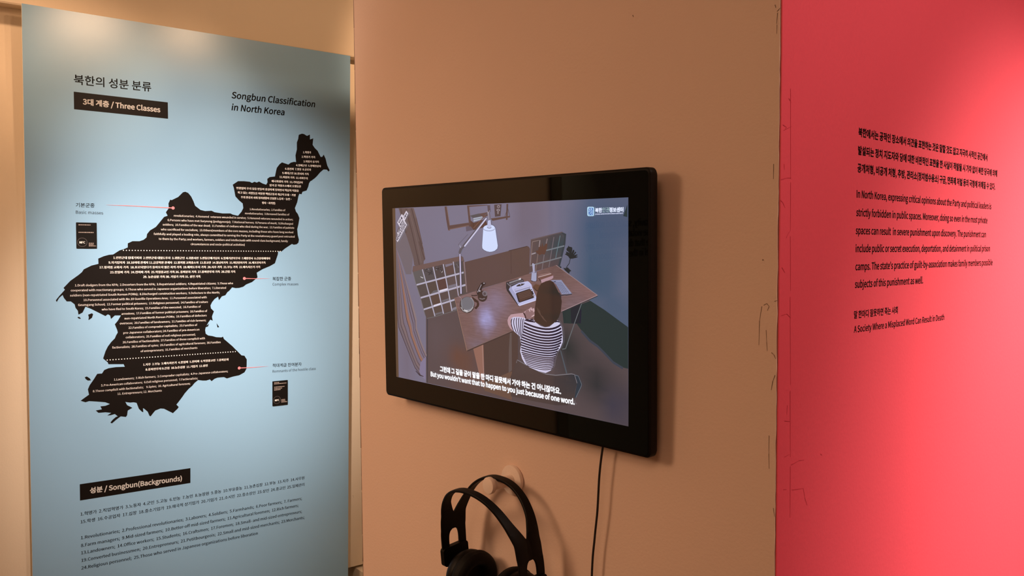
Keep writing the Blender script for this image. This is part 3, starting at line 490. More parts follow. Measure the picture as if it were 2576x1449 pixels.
# the lit picture: film frame shapes in the screen plane, some tones with glass reflection painted in
PIC = {"items":[["p",[[118,112,132],[[0.9,120.6,54.6,37.8,[124,118,140]],[-107.0,96.4,50.4,50.4,[120,115,136]],[79.9,131.0,29.4,58.8,[106,96,112]],[199.8,117.8,37.8,63.0,[72,88,116]],[251.9,117.1,37.8,67.2,[70,84,110]],[210.1,43.2,46.2,58.8,[62,84,108]],[251.5,-18.1,33.6,50.4,[64,84,108]],[-235.9,-112.1,25.2,84.0,[114,104,120]]]],[[-266.2,149.2],[265.7,149.3],[265.3,-149.4],[-264.9,-149.1]],0,14],
["p",[92,70,54],[[-266.2,149.2],[-257.3,149.1],[-257.6,-148.8],[-264.9,-149.1]],0,0],
["p",[[88,74,76],[[-143.4,-68.8,29.4,33.6,[92,78,82]],[-81.1,-95.6,29.4,21.0,[104,70,58]],[-61.9,-132.0,33.6,16.8,[104,72,60]],[50.5,-117.6,33.6,25.2,[84,68,64]],[16.0,-48.6,25.2,25.2,[78,60,58]],[157.7,-58.9,25.2,33.6,[46,48,48]],[209.3,-97.2,33.6,29.4,[52,50,52]],[251.2,-129.0,25.2,25.2,[58,56,72]]]],[[-173.5,-35.0],[-86.8,-18.3],[-65.2,11.1],[131.5,46.0],[136.0,59.1],[199.4,11.8],[225.1,1.2],[265.0,-18.6],[265.3,-149.4],[-176.5,-148.5]],0,12],
["p",[44,53,53],[[146.6,-5.8],[199.4,12.2],[225.1,1.2],[265.0,-18.6],[265.2,-73.1],[253.3,-72.3],[239.2,-66.6],[221.9,-55.2],[210.2,-48.1],[198.3,-42.5],[183.2,-30.2],[174.0,-21.1],[148.8,-22.2]],0,0],
["p",[62,66,78],[[183.2,-28.9],[199.2,-41.0],[213.0,-47.2],[224.8,-55.0],[240.0,-65.9],[256.7,-71.9],[255.6,-75.1],[238.4,-68.9],[222.9,-57.8],[211.4,-50.2],[197.4,-44.0],[181.2,-31.7]],0,0],
["p",[42,38,52],[[163.8,-1.9],[182.9,-0.7],[181.7,-20.1],[164.7,-21.0]],0,0],
["p",[[90,70,68],[[-9.9,41.5,25.2,25.2,[92,72,72]],[61.9,61.4,16.8,25.2,[92,72,60]]]],[[-68.2,59.1],[44.9,79.5],[36.1,78.0],[76.7,85.2],[79.6,84.6],[82.2,81.5],[80.1,44.4],[-62.5,10.3]],0,6],
["p",[72,56,54],[[36.0,78.6],[76.6,85.7],[76.8,84.6],[36.2,77.4]],0,0],
["p",[74,56,54],[[41.5,78.2],[41.5,43.8],[40.6,43.8],[40.5,78.2]],0,0],
["p",[66,60,66],[[-167.9,-25.6],[-171.6,-148.4],[-174.5,-148.4],[-170.8,-25.5]],0,0],
["p",[98,82,82],[[-247.3,148.9],[-202.8,148.2],[-194.0,129.4],[-185.4,105.3],[-177.6,81.3],[-176.2,76.7],[-172.0,62.0],[-176.8,58.2],[-177.7,51.8],[-196.6,49.4],[-204.4,51.1],[-207.2,65.1],[-217.7,86.6],[-228.3,106.4],[-237.3,129.2]],0,0],
["p",[76,60,62],[[-224.3,148.2],[-206.5,103.9],[-188.4,51.8],[-190.4,51.1],[-208.5,103.2],[-226.2,147.4]],0,0],
["p",[110,92,92],[[-216.1,148.5],[-198.4,105.8],[-182.7,55.7],[-185.0,55.0],[-200.6,105.0],[-218.3,147.6]],0,0],
["p",[74,58,60],[[-208.2,148.5],[-190.7,105.7],[-177.5,78.1],[-179.4,77.2],[-192.6,104.9],[-210.1,147.8]],0,0],
["p",[112,92,90],[[-203.8,148.3],[-187.8,107.4],[-176.6,79.3],[-177.8,78.8],[-189.0,106.9],[-205.0,147.8]],0,0],
["p",[80,62,62],[[-188.1,91.8],[-179.3,73.4],[-173.5,61.5],[-175.2,60.6],[-181.0,72.6],[-189.8,91.0]],0,0],
["p",[84,66,64],[[-196.4,131.6],[-187.6,111.1],[-179.0,87.1],[-180.5,86.6],[-189.0,110.6],[-197.7,131.0]],0,0],
["p",[84,70,70],[[-238.9,148.8],[-229.3,119.3],[-224.9,106.1],[-228.6,104.9],[-233.0,118.1],[-242.6,147.6]],0,0],
["p",[110,100,108],[[-245.9,118.9],[-228.3,106.4],[-217.7,86.6],[-207.2,65.1],[-213.0,35.0],[-229.2,34.5],[-243.1,59.8],[-256.5,80.2],[-256.4,105.6]],0,0],
["p",[66,52,60],[[-256.1,78.3],[-255.7,62.9],[-255.5,47.6],[-255.4,32.2],[-255.2,16.8],[-255.4,1.4],[-255.8,-14.1],[-256.3,-29.6],[-256.8,-45.2],[-254.7,-60.2],[-245.5,-73.9],[-236.2,-87.4],[-226.9,-100.8],[-217.6,-114.1],[-208.1,-127.1],[-193.1,-137.2],[-192.5,-136.1],[-207.3,-126.0],[-216.7,-113.0],[-225.9,-99.8],[-235.1,-86.4],[-244.1,-72.9],[-253.2,-59.3],[-255.4,-44.3],[-255.0,-28.9],[-254.7,-13.5],[-254.5,1.9],[-254.5,17.2],[-254.8,32.5],[-255.1,47.8],[-255.5,63.0],[-256.0,78.3]],0,0],
["p",[112,98,106],[[-256.0,78.3],[-255.5,63.0],[-255.1,47.8],[-254.8,32.5],[-254.5,17.2],[-254.5,1.9],[-254.7,-13.5],[-255.0,-28.9],[-255.4,-44.3],[-253.2,-59.3],[-244.1,-72.9],[-235.1,-86.4],[-225.9,-99.8],[-216.7,-113.0],[-207.3,-126.0],[-192.5,-136.1],[-190.3,-132.0],[-204.3,-121.8],[-213.4,-109.0],[-222.3,-96.0],[-231.1,-82.8],[-238.9,-69.4],[-247.4,-56.0],[-250.0,-41.4],[-250.4,-26.3],[-250.7,-11.3],[-251.2,3.7],[-251.9,18.6],[-252.8,33.6],[-253.7,48.5],[-254.8,63.4],[-256.0,78.3]],0,0],
["p",[68,54,60],[[-256.0,78.3],[-254.8,63.4],[-253.7,48.5],[-252.8,33.6],[-251.9,18.6],[-251.2,3.7],[-250.7,-11.3],[-250.4,-26.3],[-250.0,-41.4],[-247.4,-56.0],[-238.9,-69.4],[-231.1,-82.8],[-222.3,-96.0],[-213.4,-109.0],[-204.3,-121.8],[-190.3,-132.0],[-189.8,-131.1],[-203.6,-120.8],[-212.7,-108.1],[-221.4,-95.1],[-230.1,-82.0],[-237.7,-68.6],[-246.1,-55.2],[-248.8,-40.7],[-249.3,-25.7],[-249.8,-10.8],[-250.5,4.1],[-251.3,18.9],[-252.3,33.8],[-253.4,48.6],[-254.7,63.5],[-256.0,78.3]],0,0],
["p",[122,104,108],[[-256.0,78.3],[-254.7,63.5],[-253.4,48.6],[-252.3,33.8],[-251.3,18.9],[-250.5,4.1],[-249.8,-10.8],[-249.3,-25.7],[-248.8,-40.7],[-246.1,-55.2],[-237.7,-68.6],[-230.1,-82.0],[-221.4,-95.1],[-212.7,-108.1],[-203.6,-120.8],[-189.8,-131.1],[-187.3,-126.5],[-200.1,-116.1],[-208.9,-103.6],[-217.3,-90.9],[-225.6,-78.0],[-231.9,-64.6],[-239.7,-51.4],[-242.8,-37.3],[-244.0,-22.8],[-245.4,-8.4],[-246.7,6.1],[-248.3,20.5],[-250.0,35.0],[-251.8,49.4],[-253.9,63.8],[-256.0,78.3]],0,0],
["p",[70,56,62],[[-256.0,78.3],[-253.9,63.8],[-251.8,49.4],[-250.0,35.0],[-248.3,20.5],[-246.7,6.1],[-245.4,-8.4],[-244.0,-22.8],[-242.8,-37.3],[-239.7,-51.4],[-231.9,-64.6],[-225.6,-78.0],[-217.3,-90.9],[-208.9,-103.6],[-200.1,-116.1],[-187.3,-126.5],[-186.8,-125.5],[-199.4,-115.2],[-208.2,-102.7],[-216.5,-90.0],[-224.6,-77.2],[-230.8,-63.8],[-238.4,-50.7],[-241.6,-36.6],[-243.0,-22.3],[-244.5,-7.9],[-246.0,6.5],[-247.7,20.9],[-249.6,35.2],[-251.5,49.6],[-253.7,63.9],[-255.9,78.3]],0,0],
["p",[116,104,118],[[-255.9,78.3],[-253.7,63.9],[-251.5,49.6],[-249.6,35.2],[-247.7,20.9],[-246.0,6.5],[-244.5,-7.9],[-243.0,-22.3],[-241.6,-36.6],[-238.4,-50.7],[-230.8,-63.8],[-224.6,-77.2],[-216.5,-90.0],[-208.2,-102.7],[-199.4,-115.2],[-186.8,-125.5],[-185.7,-123.5],[-197.9,-113.1],[-206.5,-100.7],[-214.7,-88.1],[-222.6,-75.4],[-228.2,-62.1],[-235.5,-49.0],[-238.9,-35.2],[-240.7,-21.0],[-242.5,-6.8],[-244.4,7.4],[-246.4,21.6],[-248.5,35.8],[-250.8,49.9],[-253.3,64.1],[-255.9,78.3]],0,0],
["p",[118,106,122],[[-255.9,78.3],[-253.3,64.1],[-250.8,49.9],[-248.5,35.8],[-246.4,21.6],[-244.4,7.4],[-242.5,-6.8],[-240.7,-21.0],[-238.9,-35.2],[-235.5,-49.0],[-228.2,-62.1],[-222.6,-75.4],[-214.7,-88.1],[-206.5,-100.7],[-197.9,-113.1],[-185.7,-123.5],[-183.5,-119.5],[-194.9,-108.9],[-203.3,-96.8],[-211.0,-84.4],[-218.6,-71.8],[-223.1,-58.6],[-229.9,-45.7],[-233.7,-32.2],[-236.1,-18.5],[-238.6,-4.7],[-241.1,9.1],[-243.7,23.0],[-246.5,36.8],[-249.4,50.6],[-252.6,64.4],[-255.9,78.3]],0,0],
["p",[64,50,58],[[-255.9,78.3],[-252.6,64.4],[-249.4,50.6],[-246.5,36.8],[-243.7,23.0],[-241.1,9.1],[-238.6,-4.7],[-236.1,-18.5],[-233.7,-32.2],[-229.9,-45.7],[-223.1,-58.6],[-218.6,-71.8],[-211.0,-84.4],[-203.3,-96.8],[-194.9,-108.9],[-183.5,-119.5],[-183.0,-118.6],[-194.2,-108.0],[-202.5,-95.9],[-210.2,-83.5],[-217.7,-71.0],[-222.0,-57.9],[-228.6,-45.0],[-232.5,-31.6],[-235.1,-17.9],[-237.7,-4.2],[-240.4,9.5],[-243.1,23.3],[-246.1,37.0],[-249.1,50.8],[-252.5,64.5],[-255.9,78.3]],0,0],
["p",[146,106,92],[[-255.9,78.3],[-252.5,64.5],[-249.1,50.8],[-246.1,37.0],[-243.1,23.3],[-240.4,9.5],[-237.7,-4.2],[-235.1,-17.9],[-232.5,-31.6],[-228.6,-45.0],[-222.0,-57.9],[-217.7,-71.0],[-210.2,-83.5],[-202.5,-95.9],[-194.2,-108.0],[-183.0,-118.6],[-180.5,-114.0],[-190.8,-103.3],[-198.8,-91.5],[-206.1,-79.3],[-213.2,-67.0],[-216.3,-54.0],[-222.3,-41.3],[-226.6,-28.3],[-229.9,-15.0],[-233.3,-1.7],[-236.7,11.5],[-240.2,24.9],[-243.8,38.2],[-247.5,51.6],[-251.7,64.9],[-255.8,78.3]],0,0],
["p",[120,106,118],[[-255.8,78.3],[-251.7,64.9],[-247.5,51.6],[-243.8,38.2],[-240.2,24.9],[-236.7,11.5],[-233.3,-1.7],[-229.9,-15.0],[-226.6,-28.3],[-222.3,-41.3],[-216.3,-54.0],[-213.2,-67.0],[-206.1,-79.3],[-198.8,-91.5],[-190.8,-103.3],[-180.5,-114.0],[-180.1,-113.2],[-190.2,-102.6],[-198.3,-90.8],[-205.5,-78.6],[-212.5,-66.4],[-215.4,-53.3],[-221.3,-40.7],[-225.6,-27.7],[-229.1,-14.6],[-232.6,-1.4],[-236.1,11.9],[-239.7,25.1],[-243.4,38.4],[-247.3,51.7],[-251.5,65.0],[-255.8,78.3]],0,0],
["p",[122,110,126],[[-255.8,78.3],[-251.5,65.0],[-247.3,51.7],[-243.4,38.4],[-239.7,25.1],[-236.1,11.9],[-232.6,-1.4],[-229.1,-14.6],[-225.6,-27.7],[-221.3,-40.7],[-215.4,-53.3],[-212.5,-66.4],[-205.5,-78.6],[-198.3,-90.8],[-190.2,-102.6],[-180.1,-113.2],[-178.3,-110.0],[-187.8,-99.2],[-195.6,-87.6],[-202.5,-75.6],[-209.3,-63.5],[-211.3,-50.5],[-216.7,-38.1],[-221.4,-25.4],[-225.4,-12.5],[-229.4,0.4],[-233.5,13.3],[-237.6,26.3],[-241.8,39.3],[-246.1,52.3],[-251.0,65.2],[-255.8,78.3]],0,0],
["p",[62,48,56],[[-255.8,78.3],[-251.0,65.2],[-246.1,52.3],[-241.8,39.3],[-237.6,26.3],[-233.5,13.3],[-229.4,0.4],[-225.4,-12.5],[-221.4,-25.4],[-216.7,-38.1],[-211.3,-50.5],[-209.3,-63.5],[-202.5,-75.6],[-195.6,-87.6],[-187.8,-99.2],[-178.3,-110.0],[-177.8,-109.0],[-187.1,-98.3],[-194.9,-86.7],[-201.7,-74.8],[-208.4,-62.7],[-210.1,-49.8],[-215.4,-37.3],[-220.2,-24.7],[-224.4,-11.9],[-228.5,0.9],[-232.7,13.7],[-237.0,26.6],[-241.3,39.5],[-245.8,52.4],[-250.8,65.3],[-255.8,78.3]],0,0],
["p",[118,106,122],[[-255.8,78.3],[-250.8,65.3],[-245.8,52.4],[-241.3,39.5],[-237.0,26.6],[-232.7,13.7],[-228.5,0.9],[-224.4,-11.9],[-220.2,-24.7],[-215.4,-37.3],[-210.1,-49.8],[-208.4,-62.7],[-201.7,-74.8],[-194.9,-86.7],[-187.1,-98.3],[-177.8,-109.0],[-175.7,-105.2],[-184.3,-94.4],[-191.8,-83.0],[-198.3,-71.3],[-204.6,-59.4],[-205.4,-46.5],[-210.2,-34.3],[-215.3,-22.0],[-220.1,-9.6],[-224.9,2.9],[-229.7,15.4],[-234.5,27.9],[-239.4,40.5],[-244.5,53.1],[-250.1,65.7],[-255.8,78.3]],0,0],
["p",[62,48,56],[[-255.8,78.3],[-250.1,65.7],[-244.5,53.1],[-239.4,40.5],[-234.5,27.9],[-229.7,15.4],[-224.9,2.9],[-220.1,-9.6],[-215.3,-22.0],[-210.2,-34.3],[-205.4,-46.5],[-204.6,-59.4],[-198.3,-71.3],[-191.8,-83.0],[-184.3,-94.4],[-175.7,-105.2],[-175.2,-104.3],[-183.6,-93.5],[-191.1,-82.2],[-197.5,-70.4],[-203.7,-58.6],[-204.3,-45.7],[-208.9,-33.5],[-214.1,-21.3],[-219.0,-9.0],[-224.0,3.4],[-228.9,15.8],[-233.9,28.2],[-238.9,40.7],[-244.2,53.3],[-250.0,65.7],[-255.8,78.3]],0,0],
["p",[134,116,120],[[-255.8,78.3],[-250.0,65.7],[-244.2,53.3],[-238.9,40.7],[-233.9,28.2],[-228.9,15.8],[-224.0,3.4],[-219.0,-9.0],[-214.1,-21.3],[-208.9,-33.5],[-204.3,-45.7],[-203.7,-58.6],[-197.5,-70.4],[-191.1,-82.2],[-183.6,-93.5],[-175.2,-104.3],[-173.2,-100.5],[-180.7,-89.6],[-188.0,-78.5],[-194.1,-66.9],[-200.0,-55.3],[-199.6,-42.5],[-203.7,-30.5],[-209.2,-18.6],[-214.8,-6.6],[-220.3,5.4],[-225.9,17.4],[-231.4,29.6],[-237.0,41.7],[-242.9,53.9],[-249.3,66.1],[-255.7,78.3]],0,0],
["p",[128,118,146],[[-175.6,-103.1],[-182.0,-108.0],[-191.6,-115.7],[-195.3,-131.3],[-191.5,-137.0],[-177.6,-144.3]],0,0],
["p",[64,52,60],[[-205.3,-130.9],[-194.3,-136.2],[-183.3,-138.1],[-183.4,-139.1],[-195.1,-138.6],[-206.0,-132.2]],0,0],
["p",[84,74,74],[[-207.7,49.0],[-196.5,51.1],[-177.7,52.1],[-76.3,68.5],[-71.5,66.8],[-68.9,59.9],[-62.5,11.2],[-86.8,-18.3],[-148.3,-33.7],[-171.3,-39.5],[-175.7,-31.4],[-187.3,-4.1],[-198.4,16.9],[-209.6,40.9]],0,0],
["p",[106,84,82],[[-206.1,49.0],[-76.3,68.6],[-71.5,65.9],[-69.3,61.2],[-181.1,44.7],[-208.0,38.9],[-209.1,44.7]],0,0],
["p",[92,88,90],[[-208.0,38.9],[-181.1,44.7],[-172.5,23.5],[-197.6,17.4]],0,0],
["p",[80,74,78],[[-178.0,44.2],[-151.1,49.5],[-143.4,30.1],[-169.4,23.7]],0,0],
["p",[78,68,70],[[-148.1,49.6],[-123.6,54.2],[-117.6,34.6],[-140.5,29.3]],0,0],
["p",[92,72,70],[[-118.5,53.9],[-99.0,56.7],[-95.1,41.6],[-114.6,37.4]],0,0],
["p",[84,76,78],[[-94.0,58.5],[-81.3,60.5],[-80.4,42.1],[-91.0,39.5]],0,0],
["p",[80,72,72],[[-196.9,16.0],[-171.8,21.3],[-162.4,1.8],[-185.7,-3.6]],0,0],
["p",[82,70,66],[[-167.9,21.9],[-143.5,26.9],[-136.6,8.6],[-160.1,2.9]],0,0],
["p",[86,62,60],[[-140.2,27.5],[-118.1,31.8],[-112.1,14.9],[-134.8,9.7]],0,0],
["p",[92,78,78],[[-113.3,33.0],[-93.1,36.8],[-88.6,19.7],[-109.4,15.2]],0,0],
["p",[80,72,70],[[-185.0,-4.9],[-162.4,0.4],[-154.6,-16.2],[-177.0,-22.2]],0,0],
["p",[86,68,62],[[-158.6,1.5],[-135.9,6.3],[-130.5,-9.3],[-151.5,-14.6]],0,0],
["p",[86,72,72],[[-132.9,7.8],[-111.7,12.0],[-106.3,-3.4],[-128.2,-8.2]],0,0],
["p",[88,76,76],[[-108.7,13.5],[-88.7,17.5],[-86.2,3.9],[-94.8,1.7],[-103.4,-3.3]],0,0],
["p",[88,74,72],[[-176.2,-24.5],[-154.7,-19.4],[-149.0,-32.4],[-169.7,-37.5]],0,0],
["p",[86,72,68],[[-151.6,-17.8],[-130.6,-12.9],[-125.1,-26.2],[-146.7,-31.3]],0,0],
["p",[90,74,72],[[-127.6,-11.4],[-107.1,-6.6],[-102.4,-20.2],[-122.8,-25.6]],0,0],
["p",[122,114,130],[[-118.5,53.9],[-99.0,56.7],[-98.8,54.1],[-116.7,49.7]],0,0],
["p",[118,112,124],[[-110.7,19.7],[-89.2,24.1],[-88.6,20.1],[-109.4,15.4]],0,0],
["p",[100,96,100],[[-150.0,9.8],[-137.3,11.7],[-136.6,9.0],[-160.1,3.3]],0,0],
["p",[110,104,112],[[-128.2,-5.5],[-107.6,0.1],[-106.3,-3.2],[-127.9,-7.9]],0,0],
["p",[104,98,104],[[-148.1,-28.2],[-125.7,-23.1],[-125.1,-26.0],[-147.0,-31.1]],0,0],
["p",[128,122,134],[[-100.9,-16.5],[-90.9,-13.2],[-90.3,-17.6],[-101.0,-20.1]],0,0],
["p",[58,54,58],[[-161.5,40.0],[-162.8,40.2],[-163.1,41.0],[-162.1,41.6],[-160.8,41.4],[-160.5,40.6]],0,0],
["p",[110,104,112],[[-170.1,45.4],[-170.9,44.8],[-172.2,44.8],[-172.7,45.5],[-172.0,46.1],[-170.7,46.1]],0,0],
["p",[110,104,112],[[-165.3,40.8],[-164.7,41.6],[-162.9,42.0],[-161.7,41.5],[-162.3,40.7],[-164.1,40.4]],0,0],
["p",[58,54,58],[[-159.1,38.0],[-159.3,38.8],[-158.1,39.8],[-156.8,40.0],[-156.6,39.2],[-157.8,38.2]],0,0],
["p",[110,104,112],[[-161.9,43.7],[-163.9,43.6],[-165.6,44.7],[-165.5,45.9],[-163.5,46.0],[-161.8,44.9]],0,0],
["p",[58,54,58],[[-158.4,40.3],[-157.4,41.3],[-154.5,41.9],[-152.7,41.5],[-153.8,40.5],[-156.6,39.9]],0,0],
["p",[58,54,58],[[-157.6,42.4],[-158.0,43.4],[-156.8,44.4],[-155.1,44.3],[-154.7,43.4],[-155.9,42.4]],0,0],
["p",[66,62,62],[[-170.2,42.5],[-171.5,42.6],[-172.8,43.5],[-172.7,44.4],[-171.3,44.3],[-170.1,43.3]],0,0],
["p",[58,54,58],[[-162.5,38.1],[-164.3,38.5],[-165.4,40.0],[-164.6,41.2],[-162.8,40.8],[-161.7,39.2]],0,0],
["p",[110,104,112],[[-170.5,38.9],[-171.3,39.5],[-171.3,40.8],[-170.6,41.5],[-169.8,40.9],[-169.8,39.5]],0,0],
["p",[58,54,58],[[-164.2,39.7],[-165.9,39.7],[-167.0,40.7],[-166.4,41.7],[-164.6,41.7],[-163.5,40.7]],0,0],
["p",[58,54,58],[[-156.1,41.2],[-157.2,41.8],[-157.5,43.1],[-156.8,43.9],[-155.6,43.4],[-155.3,42.0]],0,0],
["p",[58,54,58],[[-170.6,42.9],[-171.3,43.4],[-171.4,44.5],[-170.8,45.1],[-170.0,44.6],[-170.0,43.5]],0,0],
["p",[66,62,62],[[-169.1,41.8],[-170.4,41.5],[-172.7,41.7],[-173.7,42.3],[-172.4,42.6],[-170.1,42.3]],0,0],
["p",[58,54,58],[[-165.8,44.2],[-167.5,43.7],[-169.8,44.2],[-170.5,45.2],[-168.8,45.7],[-166.5,45.3]],0,0],
["p",[58,54,58],[[-168.9,39.9],[-170.6,39.8],[-172.1,40.8],[-171.8,41.8],[-170.1,41.9],[-168.6,41.0]],0,0],
["p",[66,62,62],[[-126.9,42.7],[-128.7,43.0],[-129.9,44.5],[-129.3,45.6],[-127.5,45.3],[-126.3,43.8]],0,0],
["p",[110,104,112],[[-131.2,42.2],[-132.0,43.0],[-131.5,44.4],[-130.4,45.0],[-129.6,44.2],[-130.1,42.8]],0,0],
["p",[110,104,112],[[-142.0,48.4],[-142.5,49.4],[-141.3,50.1],[-139.7,49.7],[-139.3,48.8],[-140.5,48.1]],0,0],
["p",[58,54,58],[[-142.7,46.0],[-142.8,47.1],[-141.2,47.9],[-139.4,47.6],[-139.4,46.5],[-141.0,45.7]],0,0],
["p",[50,46,50],[[-136.6,45.8],[-137.1,46.6],[-136.3,47.9],[-135.0,48.4],[-134.5,47.5],[-135.3,46.3]],0,0],
["p",[50,46,50],[[-140.7,49.6],[-141.9,49.6],[-143.4,50.3],[-143.7,51.0],[-142.5,51.0],[-141.0,50.3]],0,0],
["p",[66,62,62],[[-134.1,45.5],[-132.8,46.0],[-130.2,46.1],[-128.8,45.7],[-130.2,45.2],[-132.8,45.1]],0,0],
["p",[66,62,62],[[-139.4,46.1],[-138.8,46.6],[-137.6,46.8],[-136.8,46.4],[-137.4,45.9],[-138.7,45.8]],0,0],
["p",[66,62,62],[[-134.7,42.2],[-135.6,43.0],[-135.8,44.8],[-135.1,45.8],[-134.2,44.9],[-134.0,43.2]],0,0],
["p",[66,62,62],[[-133.7,46.9],[-133.4,47.8],[-131.5,49.1],[-129.9,49.4],[-130.2,48.4],[-132.1,47.1]],0,0],
["p",[110,104,112],[[-139.6,44.6],[-141.1,43.9],[-143.2,44.2],[-143.8,45.3],[-142.3,46.0],[-140.2,45.7]],0,0],
["p",[50,46,50],[[-135.5,45.9],[-137.1,45.3],[-138.8,45.8],[-138.9,46.9],[-137.4,47.4],[-135.7,46.9]],0,0],
["p",[58,54,58],[[-126.9,43.9],[-128.6,43.3],[-130.6,43.9],[-130.9,45.1],[-129.1,45.6],[-127.1,45.0]],0,0],
["p",[58,54,58],[[-128.4,47.4],[-130.0,47.5],[-131.4,48.6],[-131.3,49.6],[-129.7,49.5],[-128.3,48.3]],0,0],
["p",[58,54,58],[[-86.3,50.6],[-85.7,51.6],[-83.5,52.6],[-81.9,52.7],[-82.5,51.7],[-84.7,50.7]],0,0],
["p",[110,104,112],[[-83.6,53.2],[-84.8,52.7],[-86.5,53.0],[-87.1,53.8],[-85.9,54.3],[-84.1,54.0]],0,0],
["p",[50,46,50],[[-83.7,52.9],[-84.5,53.4],[-84.8,54.5],[-84.3,55.1],[-83.5,54.7],[-83.2,53.6]],0,0],
["p",[110,104,112],[[-81.6,50.8],[-83.0,50.1],[-85.2,50.2],[-86.2,51.1],[-84.8,51.9],[-82.5,51.7]],0,0],
["p",[58,54,58],[[-92.7,50.8],[-93.8,51.5],[-93.9,53.0],[-93.0,53.9],[-91.9,53.2],[-91.8,51.6]],0,0],
["p",[110,104,112],[[-86.3,55.0],[-87.2,54.4],[-88.4,54.5],[-88.8,55.2],[-88.0,55.8],[-86.7,55.7]],0,0],
["p",[66,62,62],[[-83.1,53.7],[-84.0,54.0],[-84.4,55.0],[-83.8,55.6],[-82.9,55.3],[-82.5,54.3]],0,0],
["p",[66,62,62],[[-92.8,49.4],[-93.5,50.2],[-92.7,51.4],[-91.3,51.8],[-90.7,50.9],[-91.4,49.8]],0,0],
["p",[66,62,62],[[-159.1,35.9],[-159.9,36.8],[-159.1,38.4],[-157.5,39.0],[-156.7,38.0],[-157.5,36.5]],0,0],
["p",[58,54,58],[[-159.2,39.4],[-160.3,39.1],[-162.4,39.1],[-163.3,39.5],[-162.2,39.9],[-160.1,39.8]],0,0],
["p",[50,46,50],[[-156.8,38.1],[-158.5,38.4],[-158.9,39.3],[-157.6,40.1],[-155.8,39.9],[-155.5,38.9]],0,0],
["p",[50,46,50],[[-154.6,36.4],[-155.2,37.1],[-154.6,38.3],[-153.3,38.7],[-152.7,38.0],[-153.3,36.8]],0,0],
["p",[58,54,58],[[-162.4,37.3],[-162.9,38.4],[-161.6,39.8],[-159.9,40.2],[-159.4,39.2],[-160.7,37.7]],0,0],
["p",[110,104,112],[[-163.7,36.1],[-164.4,37.1],[-163.5,38.5],[-161.9,39.0],[-161.3,38.1],[-162.2,36.7]],0,0],
["p",[66,62,62],[[-163.5,37.5],[-163.5,38.3],[-162.4,38.8],[-161.2,38.6],[-161.1,37.8],[-162.2,37.2]],0,0],
["p",[50,46,50],[[-164.1,35.1],[-163.8,36.2],[-161.8,37.6],[-159.9,37.9],[-160.2,36.8],[-162.2,35.4]],0,0],
["p",[205,200,205],[[-186.9,32.3],[-178.4,30.3],[-178.8,29.2],[-184.6,30.5]],0,0],
["p",[205,200,205],[[-124.6,43.9],[-125.7,41.1],[-128.4,40.1]],0,0],
["p",[176,170,190],[[-179.2,44.9],[-146.4,-32.7],[-148.7,-33.7],[-181.4,43.9]],0,0],
["p",[176,170,190],[[-149.1,49.9],[-123.1,-26.6],[-125.6,-27.5],[-151.6,49.1]],0,0],
["p",[176,170,190],[[-121.6,54.8],[-100.5,-20.7],[-103.0,-21.4],[-124.0,54.1]],0,0],
["p",[176,170,190],[[-95.4,59.4],[-83.4,5.1],[-85.6,4.6],[-97.6,58.9]],0,0],
["p",[176,170,190],[[-197.9,18.7],[-70.5,43.9],[-70.0,41.2],[-197.3,16.1]],0,0],
["p",[176,170,190],[[-186.8,-2.7],[-66.6,24.3],[-66.0,21.4],[-186.2,-5.5]],0,0],
["p",[176,170,190],[[-178.9,-22.2],[-95.2,-1.0],[-94.5,-3.7],[-178.2,-24.8]],0,0],
["p",[220,214,230],[[-134.7,10.9],[-112.6,15.7],[-112.0,13.0],[-134.1,8.2]],0,0],
["p",[214,208,225],[[-151.1,-14.4],[-131.6,-9.6],[-130.9,-12.3],[-150.4,-17.1]],0,0],
["p",[120,114,116],[[-207.3,39.2],[-197.7,17.2],[-186.6,-3.8],[-174.3,-33.9],[-175.7,-34.5],[-188.0,-4.4],[-199.1,16.6],[-208.7,38.6]],0,0],
["p",[140,114,112],[[-68.3,60.0],[-62.2,11.3],[-64.2,11.1],[-70.3,59.7]],0,0],
["p",[100,94,96],[[-169.9,-37.3],[-148.5,-33.0],[-87.0,-17.6],[-86.6,-19.0],[-148.1,-34.4],[-169.6,-38.7]],0,0],
["p",[96,86,100],[[-63.4,116.9],[-51.9,116.7],[-44.0,109.8],[-62.3,107.5]],0,0],
["p",[92,70,68],[[-116.6,148.1],[-110.9,148.2],[-104.5,117.3],[-103.3,109.4],[-108.3,109.4],[-112.9,127.2]],0,0],
["p",[92,70,68],[[-107.5,114.7],[-106.0,117.3],[-55.8,121.3],[-54.6,116.8],[-103.3,111.3]],0,0],
["p",[92,70,68],[[-59.3,148.2],[-53.6,148.2],[-51.8,132.2],[-49.2,115.9],[-54.6,114.6]],0,0],
["p",[92,70,68],[[-53.9,145.8],[-53.9,148.1],[-10.5,147.7],[-10.5,146.8]],0,0],
["p",[128,104,98],[[-110.2,148.1],[-103.2,117.5],[-104.5,117.2],[-111.6,147.8]],0,0],
["p",[128,104,98],[[-53.3,146.0],[-51.6,132.3],[-52.8,132.1],[-54.5,145.9]],0,0],
["p",[118,92,86],[[-107.8,110.4],[-103.4,111.9],[-56.0,117.4],[-55.9,116.2],[-103.2,110.7],[-107.4,109.3]],0,0],
["p",[88,62,56],[[-50.6,124.4],[-43.8,120.9],[-14.8,126.4],[-10.5,115.0],[-44.0,109.6],[-51.9,116.3]],0,0],
["p",[66,48,46],[[-43.9,121.0],[-43.5,109.8],[-44.5,109.8],[-44.9,120.9]],0,0],
["p",[84,80,84],[[-51.5,132.3],[-30.2,135.1],[-21.8,130.6],[-44.9,128.6]],0,0],
["p",[168,174,190],[[-44.9,127.8],[-21.8,130.6],[-21.9,126.5],[-44.4,122.6]],0,0],
